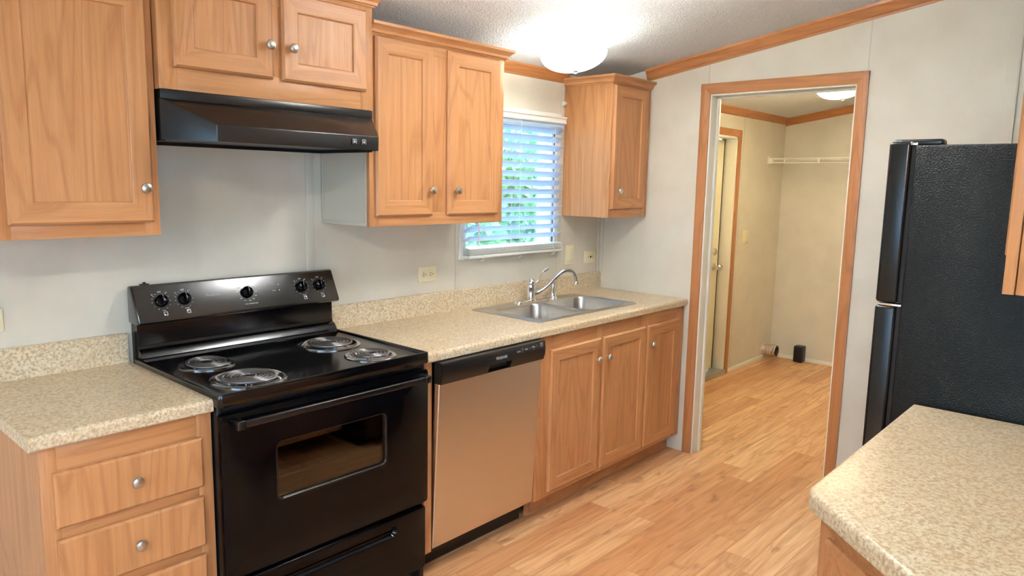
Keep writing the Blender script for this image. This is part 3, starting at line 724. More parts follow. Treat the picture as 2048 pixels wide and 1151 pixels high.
# burners
def burner(bx, by, pr, cr_, key):
    b = thing_part('burner', RG, (rx(bx), ry(by), zr))
    m = MB(); m.lathe([(pr, .0005), (pr, .0025), (pr-.003, .0045), (pr-.010, .005), (pr-.014, .002), (pr-.018, -.004), (cr_*.75, -.016), (cr_*.35, -.020), (.014, -.020), (.012, -.026)], (0, 0, 0), 'z', 48, cap=False)
    m.build('drip_pan', PAN, b, 50)
    m = MB(); pts = []; turns = 4.0 if cr_ < .08 else 5.0; n = int(turns*28)
    tilt = .06 if key == 'rl' else 0
    a0 = {'rl': -1.0, 'fl': -.9, 'rr': 2.3, 'fr': 2.5}[key]
    for k in range(n+1):
        t_ = k/n; a = a0+2*PI*turns*t_; r_ = .020+(cr_-.020)*t_
        pts.append((r_*math.cos(a), r_*math.sin(a), .0095+tilt*r_*math.sin(a)))
    e = pts[-1]; a = a0+2*PI*turns
    pts += [(e[0]+.012*math.cos(a+.9), e[1]+.012*math.sin(a+.9), .003), (e[0]+.022*math.cos(a), e[1]+.022*math.sin(a), -.012)]
    st = (.010*math.cos(a0+.4), .010*math.sin(a0+.4), .004)
    m.tube([(st[0], st[1], -.012), st]+pts, .0046, 8); m.build('coil', COIL, b, 60)
    m = MB()
    for k in range(3):
        a = a0+.5+2*PI*k/3; c, s = math.cos(a), math.sin(a)
        m.tube([(.008*c, .008*s, .0035), ((cr_+.006)*c, (cr_+.006)*s, .0035)], .0018, 6)
    m.lathe([(.010, .002), (.012, .006), (.010, .0075), (0, .008)], (0, 0, 0), 'z', 20); m.build('coil_support', CHROME, b, 50)
def thing_part(name, parent, loc):
    o = bpy.data.objects.new(name, None); COL.objects.link(o); o.parent = parent; o.location = loc; o.empty_display_size = .05; return o
for bb in burn: burner(*bb)
# backguard and control panel
def pf(pts, i=0): return [(ry(y), z_) for y, z_ in pts]
m = MB(); m.prism(pf([(-.012, .90), (-.012, 1.06), (-.058, 1.06), (-.060, .972), (-.064, .962), (-.078, .955), (-.086, .945), (-.092, .935), (-.100, .932), (-.104, .924), (-.104, .90)]), 0, rx(.012), rx(.795)); m.build('backguard', ENAM, RG, 20)
m = MB(); prof = [(-.012, 1.052), (-.012, 1.172), (-.016, 1.178), (-.038, 1.180), (-.046, 1.176), (-.100, 1.066), (-.101, 1.058), (-.096, 1.052), (-.070, 1.050)]
m.prism(pf(prof), 0, rx(.003), rx(.806))
bmesh.ops.bevel(m.bm, geom=[e for f in m.bm.faces if len(f.verts) > 5 for e in f.edges], offset=.006, segments=3, profile=.5, affect='EDGES')
CPN = m.build('control_panel', CPM, RG, 30)
# frame on the sloping panel: u along x, v up the slope
pa, pb = Vector((0, -.100, 1.066)), Vector((0, -.046, 1.176)); up_ = (pb-pa).normalized(); nrm = Vector((0, up_.z*-1, up_.y)); 
if nrm.y > 0: nrm = -nrm
def CPt(x, v, d=.0006):
    p = pa+up_*v+nrm*d; return (rx(x), ry(p.y), p.z)
def quad(mb, x, v, wx, wv, mat=0, d=.0007):
    mb.bm.faces.new([mb.bm.verts.new(CPt(x+a, v+b, d)) for a, b in ((-wx/2, -wv/2), (wx/2, -wv/2), (wx/2, wv/2), (-wx/2, wv/2))]).material_index = mat
def dot(mb, x, v, r_, mat=0): mb.bm.faces.new([mb.bm.verts.new(CPt(x+r_*math.cos(k*PI/4), v+r_*math.sin(k*PI/4), .0007)) for k in range(8)]).material_index = mat
VK = .064
def pknob(x, mark=True):
    b = thing_part('control_knob', RG, (0, 0, 0))
    q = nrm.to_track_quat('Z', 'Y').to_matrix().to_4x4(); base = Vector(CPt(x, VK, 0))
    M = Matrix.Translation(base) @ Matrix((( (1, 0, 0)), tuple(up_), tuple(nrm))).transposed().to_4x4()
    m = MB(); m.lathe([(.0215, 0), (.0215, .010), (.0205, .013), (.018, .0145), (0, .0148)], (0, 0, 0), 'z', 32)
    t = bmesh.new(); bmesh.ops.create_cube(t, size=1, matrix=Matrix.Translation((0, 0, .0195)) @ Matrix.Diagonal((.0085, .037, .012, 1))); bmesh.ops.bevel(t, geom=t.edges[:], offset=.0025, segments=3, profile=.5, affect='EDGES'); m._merge(t)
    bmesh.ops.transform(m.bm, matrix=M, verts=m.bm.verts[:]); m.build('dial', GLOSS, b, 40)
    m = MB(); vs = [m.bm.verts.new(M @ Vector(p)) for p in ((-.001, .012, .0262), (.001, .012, .0262), (.001, .0185, .0245), (-.001, .0185, .0245))]; m.bm.faces.new(vs)
    vs = [m.bm.verts.new(M @ Vector(p)) for p in ((-.0011, .0196, .0152), (.0011, .0196, .0152), (.0011, .0212, .0125), (-.0011, .0212, .0125))]; m.bm.faces.new(vs)
    m.build('pointer_line', PRINT, b, 0)
    return b
KX = [.092, .172, .409, .644, .726]
KNOBS = [pknob(x) for x in KX]
for i, x in enumerate(KX):
    m = MB()
    if i == 2:
        for k, (ang, tx) in enumerate(((35, 'OFF'), (0, '200'), (-28, '250'), (-55, '300'), (-82, '350'), (-112, '400'), (-140, '450'), (170, '500'), (140, 'BROIL'))):
            a = math.radians(ang); px, pv = x+.037*math.cos(a), VK+.034*math.sin(a)
            m.text(tx, .0058, lambda u, v, px=px, pv=pv: CPt(px+u, pv+v))
        for k in range(24): dot(m, x+.0295*math.cos(k*PI/12), VK+.0275*math.sin(k*PI/12), .0007)
    else:
        for ang in (120, 140, 160, 185, 215, 245, 300, 330, 0, 30, 55):
            a = math.radians(ang); dot(m, x+.031*math.cos(a), VK+.031*math.sin(a), .0012)
        m.text('OFF', .0075, lambda u, v, x=x: CPt(x+u, VK+.034+v))
        m.text('LO', .006, lambda u, v, x=x: CPt(x+.022+u, VK+.030+v)); m.text('HI', .006, lambda u, v, x=x: CPt(x-.026+u, VK+.026+v))
        m.text('FRONT' if i in (1, 3) else 'REAR', .0050, lambda u, v, x=x: CPt(x+.004+u, VK-.035+v))
        s_, xx, vv_ = .0118, x+.006, VK-.0465
        for a, b, wx, wv in ((0, s_/2, s_, .0015), (0, -s_/2, s_, .0015), (s_/2, 0, .0015, s_), (-s_/2, 0, .0015, s_)): quad(m, xx+a, vv_+b, wx, wv)
        dot(m, xx+(-.0025 if i < 2 else .0025), vv_+{0: -.0025, 1: .0025, 3: .0025, 4: -.0025}[i], .0026)
    m.build('printed_scale', PRINT, KNOBS[i], 0, merge=False)
m = MB(); m.text('OVEN TEMPERATURE', .0062, lambda u, v: CPt(KX[2]+.008+u*.9, VK-.046+v)); m.build('dial_legend', PRINT, RG, 0, merge=False)
for tx, vv_, dm in (('SURFACE', .020, 1), ('OVEN', -.004, 0)):
    m = MB(); m.text(tx, .0058, lambda u, v, vv_=vv_: CPt(.521+u, VK+vv_+v), dm); dot(m, .545, VK+vv_, .002)
    m.build('indicator_legend', [PRINT, PRINTG], RG, 0, merge=False)
m = MB(); m.text('FRIGIDAIRE', .0125, lambda u, v: CPt(.282+u*1.02, VK+.004+v)); m.build('brand_lettering', PRINTG, RG, 0, merge=False)
m = MB(); m.box((rx(.040), ry(-.034), 1.180), (rx(.070), ry(-.022), 1.184), .001); m.box((rx(.050), ry(-.032), 1.184), (rx(.060), ry(-.024), 1.189), .001); m.build('rear_clip', PLAS, RG)
# oven door
OD = None
m = MB(); x0, x1, z0, z1 = rx(.002), rx(.800), .352, .868; yf, yb_ = ry(-.668), ry(-.642)
def ro(i, y): return [(px, y, pz) for px, pz in rrect(x0+i, z0+i, x1-i, z1-i, .012, 4)]
win = rrect(rx(.176), .556, rx(.602), .746, .020, 6)
m.loops([ro(0, yb_), ro(0, yf+.004), ro(.0015, yf+.0012), ro(.004, yf)], close_last=False)
m.holed(ro(.004, yf), [[(px, yf, pz) for px, pz in win]])
def wi(i, y): return [(px, y, pz) for px, pz in rrect(rx(.176)+i, .556+i, rx(.602)-i, .746-i, .020-i*.5, 6)]
m.loops([wi(0, yf), wi(.001, yf+.003), wi(.004, yf+.006), wi(.006, yb_)], close_last=False)
m.holed(ro(0, yb_), [wi(.006, yb_)])
OD = m.build('oven_door', GLOSS, RG, 30)
m = MB(); m.loops([wi(.0045, yf+.008), wi(.0045, yf+.011)], close_first=True); m.build('window_pane', OVGL, OD)
m = MB(); m.loops([wi(-.003, yf-.0002), wi(-.003, yf-.002), wi(.000, yf-.003), wi(.003, yf-.001), wi(.004, yf+.004)], close_last=False); m.build('window_trim', ENAM, OD, 60)
m = MB(); hz = .842
m.box((rx(.034), ry(-.712), hz-.011), (rx(.770), ry(-.698), hz+.011), .005, seg=3)
for a, b in ((.030, .056), (.748, .774)): m.box((rx(a), ry(-.716), hz-.014), (rx(b), yf+.001, hz+.014), .004, seg=3)
m.build('handle', PLAS, OD, 40)
# storage drawer with recessed grip
m = MB(); x0, x1, z0, z1 = rx(.010), rx(.792), .085, .336; yf = ry(-.664)
def rd(i, y): return [(px, y, pz) for px, pz in rrect(x0+i, z0+i, x1-i, z1-i, .010, 4)]
gr = lambda i, y: [(px, y, pz) for px, pz in rrect(rx(.150)+i, .262+i, rx(.655)-i, .303-i, .0195-i*.6, 6)]
m.loops([rd(0, ry(-.640)), rd(0, yf+.004), rd(.002, yf+.001), rd(.005, yf)], close_last=False, close_first=True)
m.holed(rd(.005, yf), [gr(0, yf)]); m.loops([gr(0, yf), gr(.003, yf+.006), gr(.010, yf+.015)]); m.build('storage_drawer', GLOSS, RG, 30)

# ------------------------------------------------------------------ dishwasher
DW = thing('dishwasher', 'stainless front dishwasher with black controls under the counter', 'dishwasher', (1.177, -.35, 0))
ox, oy = 1.177, -.35
def ty(z_): return -.614-.0345*(z_-.11)/.68 - oy          # the door leans out at the top
D0, D1 = .872-ox, 1.482-ox
m = MB(); m.box((D0-.004, -.588-oy, .10), (D1+.002, -.03-oy, .868), .002); m.build('tub', SATIN, DW)
m = MB(); m.box((D0-.004, -.535-oy, 0), (D1+.002, -.10-oy, .10), .003); m.build('kick_plate', PLAS, DW)
m = MB()
def dr_(x0, x1, z0, z1, i, d): return [(x0+i, ty(z0)+d, z0+i), (x1-i, ty(z0)+d, z0+i), (x1-i, ty(z1)+d, z1-i), (x0+i, ty(z1)+d, z1-i)]
m.loops([dr_(D0, D1, .108, .790, 0, .026), dr_(D0, D1, .108, .790, 0, .003), dr_(D0, D1, .108, .790, .003, 0)], close_first=True)
m.build('door_panel', DWS, DW, 20)
m = MB(); P0 = [(.030, .788), (.030, .874), (-.002, .874), (-.012, .8725), (-.015, .868), (-.0185, .840), (-.0165, .812), (-.007, .788)]
P1 = [(.030, .788), (.030, .874), (-.002, .874), (-.012, .8725), (-.015, .868), (-.0185, .840), (-.0175, .822), (.014, .818), (.014, .796), (-.004, .788)]
def pp(P): return [(ty(.83)+a, b) for a, b in P]
m.prism(pp(P0), 0, D0-.001, 1.128-ox); m.prism(pp(P1), 0, 1.128-ox, 1.262-ox); m.prism(pp(P0), 0, 1.262-ox, D1+.001)
m.build('control_panel', PLAS, DW, 35, merge=False)
m = MB(); yp = ty(.83)
def DP(x, z_): return (x-ox, yp-.0185-.0006+(z_-.840)*.11 if z_ > .84 else yp-.0185-.0006+(.840-z_)*.071, z_)
m.text('FRIGIDAIRE', .0165, lambda u, v: DP(1.200+u*.80, .843+v)); m.build('brand_lettering', PRINT, DW, 0, merge=False)
for grp in ((('Cycles', 1.305, .851, .0105, 0), ('Heavy', 1.330, .861, .0055, 1), ('Normal', 1.330, .854, .0055, 1), ('Rinse', 1.330, .846, .0055, 1)),
            (('Heat', 1.355, .854, .0105, 0), ('Dry', 1.378, .855, .0055, 1)), (('Delay', 1.402, .857, .0105, 0), ('2 hr', 1.425, .863, .0055, 1), ('4 hr', 1.426, .857, .0055, 1), ('hold', 1.404, .846, .0055, 1)),
            (('START', 1.457, .8635, .0095, 0), ('Cancel', 1.457, .856, .0080, 0), ('hold 3 sec', 1.457, .849, .0045, 1))):
    m = MB()
    for tx, x, zz, sz, mt in grp: m.text(tx, sz, lambda u, v, x=x, zz=zz: DP(x+u*.82, zz+v), mt)
    m.build('button_legend', [PRINT, PRINTG], DW, 0, merge=False)

# ------------------------------------------------------------------ sink, faucet, sprayer
SK = thing('kitchen_sink', 'stainless double-bowl sink set into the long counter', 'sink', (2.03, -.30, .914))
ox, oy = 2.03, -.30
def sr(x0, y0, x1, y1, r_, z_): return [(px-ox, py-oy, z_) for px, py in rrect(x0, y0, x1, y1, r_, 6)]
bowls = [(1.660, -.498, 2.008, -.160), (2.046, -.498, 2.400, -.160)]
m = MB()
m.loops([sr(SX0, SY0, SX1, SY1, .03, .0004), sr(SX0, SY0, SX1, SY1, .03, .003), sr(SX0+.004, SY0+.004, SX1-.004, SY1-.004, .028, .005), sr(SX0+.010, SY0+.010, SX1-.010, SY1-.010, .024, .0035)], close_last=False)
m.holed(sr(SX0+.010, SY0+.010, SX1-.010, SY1-.010, .024, .0035), [sr(*b, .055, .0035) for b in bowls]); deck = m.build('deck', SINKM, SK, 40)
for b in bowls:
    m = MB(); x0, y0, x1, y1 = b
    def bw(i, z_, r_): return sr(x0+i, y0+i, x1-i, y1-i, r_, z_)
    m.loops([bw(0, .0035, .055), bw(.002, .001, .054), bw(.004, -.004, .053), bw(.008, -.10, .052), bw(.012, -.130, .050), bw(.022, -.146, .045), bw(.038, -.151, .035)]); bo = m.build('bowl', SINKM, SK, 50)
    m = MB(); m.lathe([(.042, .0005), (.042, .002), (.036, .003), (.030, .0), (.012, -.001), (0, -.001)], ((x0+x1)/2-ox, (y0+y1)/2-oy, -.151), 'z', 28, cap=False); m.build('drain', CHROME, bo, 50)
FC = thing('faucet', 'chrome single-lever faucet behind the left sink bowl', 'faucet', (2.03, -.112, .9175))
m = MB(); prof = rrect(-.125, -.027, .125, .027, .026, 8)
m.loops([[(x, y, 0) for x, y in prof], [(x, y, .006) for x, y in prof], [(x*.97, y*.88, .011) for x, y in prof], [(x*.9, y*.6, .014) for x, y in prof]]); m.build('base_plate', CHROME, FC, 60)
m = MB(); m.lathe([(.030, .008), (.029, .014), (.024, .022), (.0225, .06), (.024, .078), (.025, .086), (.022, .092), (.0235, .098), (.024, .108), (.020, .120), (.012, .127), (0, .129)], (0, 0, 0), 'z', 32); m.build('body', CHROME, FC, 60)
import_pts = [(.0, -.012, .045), (.020, -.020, .046), (.055, -.034, .062), (.090, -.050, .090), (.120, -.064, .122), (.146, -.078, .148), (.170, -.090, .163), (.194, -.102, .167), (.216, -.113, .159), (.231, -.121, .140), (.237, -.124, .116), (.239, -.125, .098)]
def smooth_pts(P, k=5):
    out = []; n = len(P)
    for i in range(n-1):
        p0, p1, p2, p3 = (Vector(P[max(i-1, 0)]), Vector(P[i]), Vector(P[i+1]), Vector(P[min(i+2, n-1)]))
        for j in range(k):
            t = j/k; out.append(.5*((2*p1)+(-p0+p2)*t+(2*p0-5*p1+4*p2-p3)*t*t+(-p0+3*p1-3*p2+p3)*t**3))
    out.append(Vector(P[-1])); return out
m = MB(); m.tube(smooth_pts(import_pts), .0105, 16); m.lathe([(.013, 0), (.013, .014), (.0115, .016)], (.239, -.125, .088), 'z', 18); m.build('spout', CHROME, FC, 60)
m = MB(); P = smooth_pts([(.012, -.004, .100), (.030, -.008, .102), (.046, -.014, .116), (.058, -.018, .140), (.070, -.022, .160), (.088, -.026, .170), (.104, -.029, .176)]); n = len(P)
m.tube(P, .006, 12, radii=[.0075-.003*abs(math.sin(PI*i/(n-1)*.9)) + (.003 if i > n*.72 else 0) for i in range(n)]); m.lathe([(.003, 0), (.0048, .004), (.004, .010), (0, .012)], (.104, -.029, .176), 'z', 12); m.build('lever', CHROME, FC, 60)
SP = thing('side_sprayer', 'chrome side sprayer standing right of the faucet', 'sprayer', (2.214, -.118, .9175))
m = MB(); m.lathe([(.024, 0), (.024, .004), (.019, .010), (.0165, .022), (.0155, .030)], (0, 0, 0), 'z', 28); m.build('collar', CHROME, SP, 60)
m = MB(); m.lathe([(.0125, .026), (.0135, .050), (.0145, .078), (.0125, .086), (.011, .092), (.0135, .100), (.012, .108), (0, .110)], (0, 0, 0), 'z', 28); m.build('handle', CHROME, SP, 60)
m = MB(); m.tube(smooth_pts([(0, 0, .104), (.004, -.004, .122), (.014, -.012, .134), (.028, -.022, .139)]), .009, 12, radii=None); m.lathe([(.011, 0), (.012, .006), (.010, .010), (0, .011)], (.026, -.021, .131), 'z', 14); m.build('spray_head', CHROME, SP, 60)

# ------------------------------------------------------------------ outlets and switches
def plate(name, label, cat, x, z_, wd, ht, kind):
    r_ = thing(name, label, cat, (x, 0, z_), 'ivory wall plates')
    m = MB(); m.box((-wd/2, -.006, -ht/2), (wd/2, -.0005, ht/2), .002); m.build('cover_plate', IVORY, r_)
    if kind == 'duplex':
        for s in (-1, 1):
            m = MB(); m.prism([(s*.022+q[0], q[1]) for q in rrect(-.0155, -.017, .0155, .017, .013, 5)], 1, -.0078, -.005); 
            rc_ = m.build('receptacle', IVORY, r_, 40)
            m = MB()
            for a, b in ((-.0055, .0055), (-.0055, -.0055)): m.box((s*.022+a-.005, -.0086, b-.0012), (s*.022+a+.005, -.0076, b+.0012))
            m.lathe([(.0026, .0076), (.0026, .0086)], (s*.022+.0085, 0, 0), '-y', 10); m.build('slots', DARK, rc_, 0)
    elif kind == 'rocker':
        m = MB(); m.box((-.017, -.010, -.034), (.017, -.006, .034), .002); m.box((-.014, -.013, -.030), (.014, -.010, 0), .002); m.build('rocker', IVORY, r_)
    elif kind == 'gfci':
        m = MB(); m.box((-.034, -.010, -.017), (.034, -.006, .017), .002); rc_ = m.build('receptacle', IVORY, r_)
        m = MB()
        for s in (-1, 1):
            m.box((s*.022-.005, -.0108, .003), (s*.022+.005, -.0098, .0054)); m.box((s*.022-.005, -.0108, -.0065), (s*.022+.005, -.0098, -.0041))
        m.box((-.006, -.0118, -.006), (-.001, -.0098, .006)); m.box((.001, -.0118, -.006), (.006, -.0098, .006)); m.build('slots', DARK, rc_, 0)
    elif kind == 'toggle':
        m = MB(); m.box((-.0055, -.008, -.012), (.0055, -.006, .012)); m.box((-.004, -.020, 0), (.004, -.007, .009), .002); m.build('toggle', IVORY, r_)
    return r_
plate('outlet', 'ivory sideways outlet on the wall under the two-door cabinet', 'outlet', 1.379, 1.110, .116, .074, 'duplex')
plate('light_switch', 'ivory upright switch right of the window', 'switch', 2.505, 1.137, .074, .116, 'rocker')
plate('outlet', 'ivory sideways outlet under the corner cabinet', 'outlet', 2.713, 1.113, .116, .074, 'gfci')
plate('outlet', 'ivory outlet plate cut by the left picture edge above the short counter', 'outlet', -.414, 1.105, .116, .074, 'duplex')
plate('light_switch', 'ivory switch on the laundry wall beside the outside door', 'switch', 4.948, 1.145, .116, .116, 'rocker')
c = thing('cord_clip', 'small white clip on the wall above the right end of the blind', 'clip', (2.407, -.004, 2.01))
m = MB(); m.box((-.012, -.008, -.012), (.012, 0, .012), .002); m.box((-.006, -.020, -.004), (.006, -.008, .004), .002); m.build('hook', WHITE, c)

# ------------------------------------------------------------------ window blind
BL = thing('window_blind', 'white slatted blind lowered over the kitchen window', 'blind', (1.985, 0, 1.175))
X, Z = 1.985, 1.175
bx0, bx1 = 1.610-X, 2.366-X
m = MB(); m.prism([(-.012, 1.888-Z), (-.050, 1.888-Z), (-.056, 1.890-Z), (-.058, 1.897-Z), (-.054, 1.903-Z), (-.054, 1.914-Z), (-.060, 1.921-Z), (-.060, 1.928-Z), (-.012, 1.928-Z)], 0, bx0-.004, bx1+.006); m.build('valance', WHITE, BL, 30)
m = MB(); m.box((bx0, -.046, 1.868-Z), (bx1, -.012, 1.8878-Z)); m.build('headrail', SLAT, BL)
ang = math.radians(34); sw = .050
def slat_loop(yc, zc_, a, n=6):
    top, bot = [], []
    for k in range(n+1):
        u = -sw/2+sw*k/n; bow = .0025*(1-(2*u/sw)**2)
        for lst, th in ((top, .0011), (bot, -.0011)):
            lu, lv = u, bow+th
            lst.append((yc+lu*math.cos(a)+lv*math.sin(a), zc_-lu*math.sin(a)+lv*math.cos(a)))
    return top+bot[::-1]
NS = 13
for k in range(NS):
    zc_ = 1.848-k*.0482-Z
    m = MB(); m.prism(slat_loop(-.030, zc_, ang), 0, bx0, bx1-.004); m.build('slat', SLAT, BL, 60)
for k in range(6):
    zc_ = 1.2215-k*.0052-Z
    m = MB(); m.prism(slat_loop(-.032-.0006*k, zc_, -.10), 0, bx0, bx1); m.build('stacked_slat', WHITE, BL, 60)
m = MB(); m.box((bx0, -.058, 1.173-Z), (bx1, -.008, 1.189-Z), .004); m.build('bottom_rail', WHITE, BL)
for x in (1.70-X, 1.985-X, 2.27-X):
    m = MB(); m.tube([(x, -.060, 1.89-Z), (x, -.056, 1.5-Z), (x, -.060, 1.20-Z)], .0011, 6); m.tube([(x-.012, -.010, 1.88-Z), (x-.012, -.008, 1.20-Z)], .0011, 6)
    for k in range(NS):
        zz = 1.848-k*.0482-Z; m.tube([(x, -.055, zz+.012), (x-.012, -.010, zz-.016)], .0007, 4)
    m.tube(smooth_pts([(x, -.0605, 1.205-Z), (x+.012, -.064, 1.190-Z), (x-.010, -.066, 1.178-Z), (x+.010, -.066, 1.166-Z), (x-.014, -.064, 1.158-Z)]), .0016, 6); m.build('ladder_cord', CORD, BL, 60)
m = MB(); m.tube([(1.668-X, -.064, 1.885-Z), (1.668-X, -.066, 1.232-Z)], .0042, 10); m.build('tilt_wand', WHITE, BL, 60)

# ------------------------------------------------------------------ ceiling lamps
def ceiling_lamp(label, x, y, mat, watts, col, flush=False, R=.157):
    root = thing('ceiling_light', label, 'ceiling light', (x, y, ceil(y)), 'frosted bowl ceiling lights')
    root.rotation_euler = (-math.atan(SLOPE), 0, 0)
    d = .030 if flush else .088
    m = MB(); m.lathe([(0, -.001), (.062, -.001), (.066, -.008), (.060, -.020), (.030, -.026), (0, -.026)], (0, 0, 0), 'z', 36); m.build('canopy', WHITE, root, 50)
    if not flush:
        m = MB(); m.lathe([(.008, -.026), (.008, -.060), (.020, -.062), (.020, -.074), (.006, -.078), (.006, -.168)], (0, 0, 0), 'z', 20); m.build('stem', WHITE, root, 50)
    m = MB(); prof = []
    for k in range(15):
        a = PI/2*k/14; prof.append((R*math.cos(a) if k < 14 else .0, -d-.078*math.sin(a)))
    inn = [(max(r_-.004, 0), h+.004) for r_, h in prof][::-1]
    m.lathe(prof+inn[:-1]+[(R-.004, -d+.001), (R, -d)], (0, 0, 0), 'z', 48, cap=False); m.build('glass_bowl', mat, root, 60)
    m = MB(); m.lathe([(.010, -d-.076), (.012, -d-.080), (.007, -d-.086), (.008, -d-.092), (0, -d-.095)], (0, 0, 0), 'z', 18); m.build('finial', NICK, root, 50)
    if not flush:
        for s in (-1, 1):
            ld = bpy.data.lights.new('bulb', 'POINT'); ld.energy = watts/2; ld.color = col; ld.shadow_soft_size = .03
            o = bpy.data.objects.new('bulb', ld); COL.objects.link(o); o.parent = root; o.location = (s*.055, 0, -.112)
    return root
ceiling_lamp('lit frosted bowl ceiling light over the sink and window', 1.870, -.465, BOWL, BULB_W, LAMP_COL)
ceiling_lamp('lit frosted bowl ceiling light over the middle of the galley', 1.27, -1.34, BOWLB, LB_W, GAL_COL, R=.12)
ceiling_lamp('lit frosted bowl ceiling light in the laundry room', 4.20, -.924, BOWLU, LAUN_W, LAUN_COL)
ceiling_lamp('lit frosted bowl ceiling light in the living room behind the viewer', -2.2, -3.0, BOWLL, LIVE_W, LIVE_COL)

# ------------------------------------------------------------------ refrigerator
RF = thing('refrigerator', 'black top-freezer refrigerator with textured side behind the counter', 'refrigerator', (1.875, -2.40, 0))
ox, oy = 1.875, -2.40; FX0, FX1 = 1.500-ox, 2.250-ox
m = MB(); m.box((FX0, -2.74-oy, .03), (FX1, -2.058-oy, 1.690), .006, seg=3); m.box((FX0+.02, -2.72-oy, 0), (FX1-.02, -2.09-oy, .03)); m.build('cabinet', FRS, RF, 40)
m = MB(); m.box((FX0+.012, -2.058-oy, .07), (FX1-.012, -2.046-oy, 1.196)); m.box((FX0+.012, -2.058-oy, 1.212), (FX1-.012, -2.046-oy, 1.690)); m.build('gasket', GASK, RF)
def fdoor(name, z0, z1):
    m = MB(); m.box((FX0, -2.046-oy, z0), (FX1, -1.984-oy, z1), .010, seg=4); o = m.build(name, FRD, RF, 40)
    m = MB(); zz = (z0+.08, z0+.42) if name == 'freezer_door' else (z1-.60, z1-.06)
    m.box((FX1-.055, -1.985-oy, zz[0]), (FX1-.030, -1.945-oy, zz[1]), .010, seg=3); m.build('handle', PLAS, o, 40)
fdoor('fresh_food_door', .065, 1.198); fdoor('freezer_door', 1.208, 1.701)
m = MB(); m.box((FX0+.075, -2.115-oy, 1.690), (FX0+.125, -1.975-oy, 1.712), .008, seg=3); m.build('hinge_cover', PLAS, RF, 40)
m = MB(); m.box((FX0+.004, -2.062-oy, 1.690), (FX0+.05, -2.030-oy, 1.698), .001); m.lathe([(.006, 1.69), (.006, 1.701)], (FX0+.02, -2.04-oy, 0), 'z', 12); m.build('top_hinge', CHROME, RF)
m = MB(); m.box((FX0+.004, -2.060-oy, 1.1985), (FX0+.05, -1.992-oy, 1.2055), .001); m.build('middle_hinge', CHROME, RF)

# ------------------------------------------------------------------ laundry room things
WS = thing('wire_shelf', 'white wire shelf high on the far laundry wall', 'shelf', (5.48, -.7, 1.81))
ox, oy, oz = 5.48, -.7, 1.81
m = MB(); e_ = -1.9
for x, z_, r_ in ((5.315, 1.812, .0042), (5.315, 1.776, .0042), (5.40, 1.806, .003), (5.63, 1.806, .003)): m.tube([(x-ox, -.012-oy, z_-oz), (x-ox, e_-oy, z_-oz)], r_, 8)
n = 74
for k in range(n):
    y = -.03-(1.85)*k/(n-1); m.tube([(5.315-ox, y-oy, 1.812-oz), (5.635-ox, y-oy, 1.809-oz)], .0017, 5)
m.build('wire_deck', WHITE, WS, 60)
for y in (-.145, -.43, -.715, -1.0, -1.285):
    m = MB(); m.box((5.309-ox, y-.006-oy, 1.772-oz), (5.321-ox, y+.006-oy, 1.816-oz), .002); m.build('lip_clip', WHITE, WS)
m = MB(); m.box((5.30-ox, -.045-oy, 1.768-oz), (5.33-ox, -.006-oy, 1.818-oz), .003); m.box((5.295-ox, -.006-oy, 1.755-oz), (5.34-ox, -.0005-oy, 1.832-oz), .002); m.build('end_bracket', WHITE, WS)
DV = thing('dryer_vent_pipe', 'short crinkled foil vent pipe sticking out low in the laundry corner', 'vent pipe', (5.50, 0, .085))
m = MB(); prof = []
for k in range(13): prof.append((.052+(.002 if k % 2 else 0), .002+.122*k/12))
prof += [(.050, .124), (.049, .060), (.048, .01)]
m.lathe(prof, (0, 0, 0), '-y', 32, cap=False); m.build('foil_pipe', FOIL, DV, 20)
m = MB(); m.lathe([(0, .03), (.0475, .03)], (0, 0, 0), '-y', 24, cap=False); m.build('damper', DARK, DV, 0)
m = MB(); m.lathe([(.060, .0005), (.060, .003), (.053, .004)], (0, 0, 0), '-y', 28, cap=False); m.build('wall_flange', JAMB, DV)
KB = thing('dryer_power_box', 'small upright black outlet box on the floor by the far laundry wall', 'outlet', (5.60, -.295, 0))
m = MB(); m.box((-.045, -.042, 0), (.040, .042, .150), .012, seg=4); m.build('housing', PLAS, KB, 40)
m = MB(); m.lathe([(.018, .0445), (.018, .0465), (0, .0465)], (0, .0, .108), '-x', 20); m.build('socket', GASK, KB)

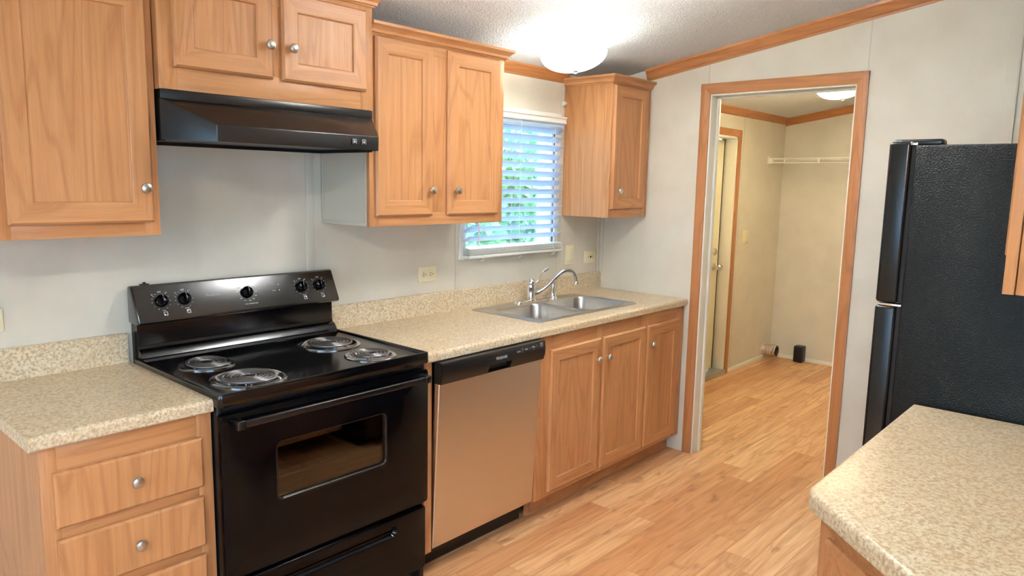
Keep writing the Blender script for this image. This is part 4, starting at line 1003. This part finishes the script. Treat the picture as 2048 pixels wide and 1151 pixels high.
# ------------------------------------------------------------------ outdoors, seen through the blind
GR = plain('lawn_green', (96, 140, 70), .9, bump=.5, bump_scale=30)
struct('ground', MB().box((-14, -14, -.60), (16, 14, -.50)), GR, 'grass outside the window', cat='lawn')
LEAF, LN, LL, lb = new_mat('leaf_green'); lb.inputs['Base Color'].default_value = lin((168, 216, 164)); lb.inputs['Roughness'].default_value = .6
BARK = plain('bark', (96, 78, 62), .9)
def tree(label, x, y, h, rad, n, seed):
    rr_ = random.Random(seed); t = thing('tree', label, 'tree', (x, y, -.5), 'trees outside the window')
    m = MB(); m.tube([(0, 0, 0), (.05, 0, h*.4), (0, .05, h*.7)], .03, 10, radii=[.035, .03, .015]); m.build('trunk', BARK, t)
    m = MB()
    for k in range(n):
        v = Vector((rr_.gauss(0, 1), rr_.gauss(0, 1), rr_.gauss(0, 1))).normalized()*rad*(.45+.55*rr_.random()); v.z = v.z*1.7+h*.66
        a = Vector((rr_.uniform(-1, 1), rr_.uniform(-1, 1), rr_.uniform(-1, 1))).normalized(); b = a.cross(Vector((rr_.uniform(-1, 1), rr_.uniform(-1, 1), 1))).normalized(); s = .11
        m.bm.faces.new([m.bm.verts.new(v+q) for q in (-a*s, b*s*.5, a*s, -b*s*.5)])
    m.build('crown', LEAF, t, 0, merge=False)
for k, (tx, ty_, lab) in enumerate(((6.4, 5.2, 'leftmost leafy shrub outside the kitchen window'), (8.2, 5.7, 'second leafy shrub from the left outside the kitchen window'), (10.0, 6.2, 'third leafy shrub from the left outside the kitchen window'), (11.9, 6.8, 'rightmost leafy shrub outside the kitchen window'))):
    tree(lab, tx, ty_, 2.6, .84, 3400, k+1)
NH = thing('neighbouring_house', 'pale sided house standing behind the shrubs outside the window', 'house', (9.5, 10.0, -.5))
m = MB()
for k in range(24): m.prism([(0, .15*k), (-.02, .15*k), (-.004, .15*k+.148), (0, .15*k+.148)], 0, -5, 5)
m.box((-5, 0, 0), (5, 4, 3.6)); m.build('siding', plain('pale_siding', (226, 228, 226), .6), NH, 0)
m = MB(); m.prism([(-.4, 3.58), (4.4, 3.58), (2, 5.0)], 0, -5.3, 5.3); m.build('roof', plain('grey_shingle', (96, 96, 100), .9), NH, 0)
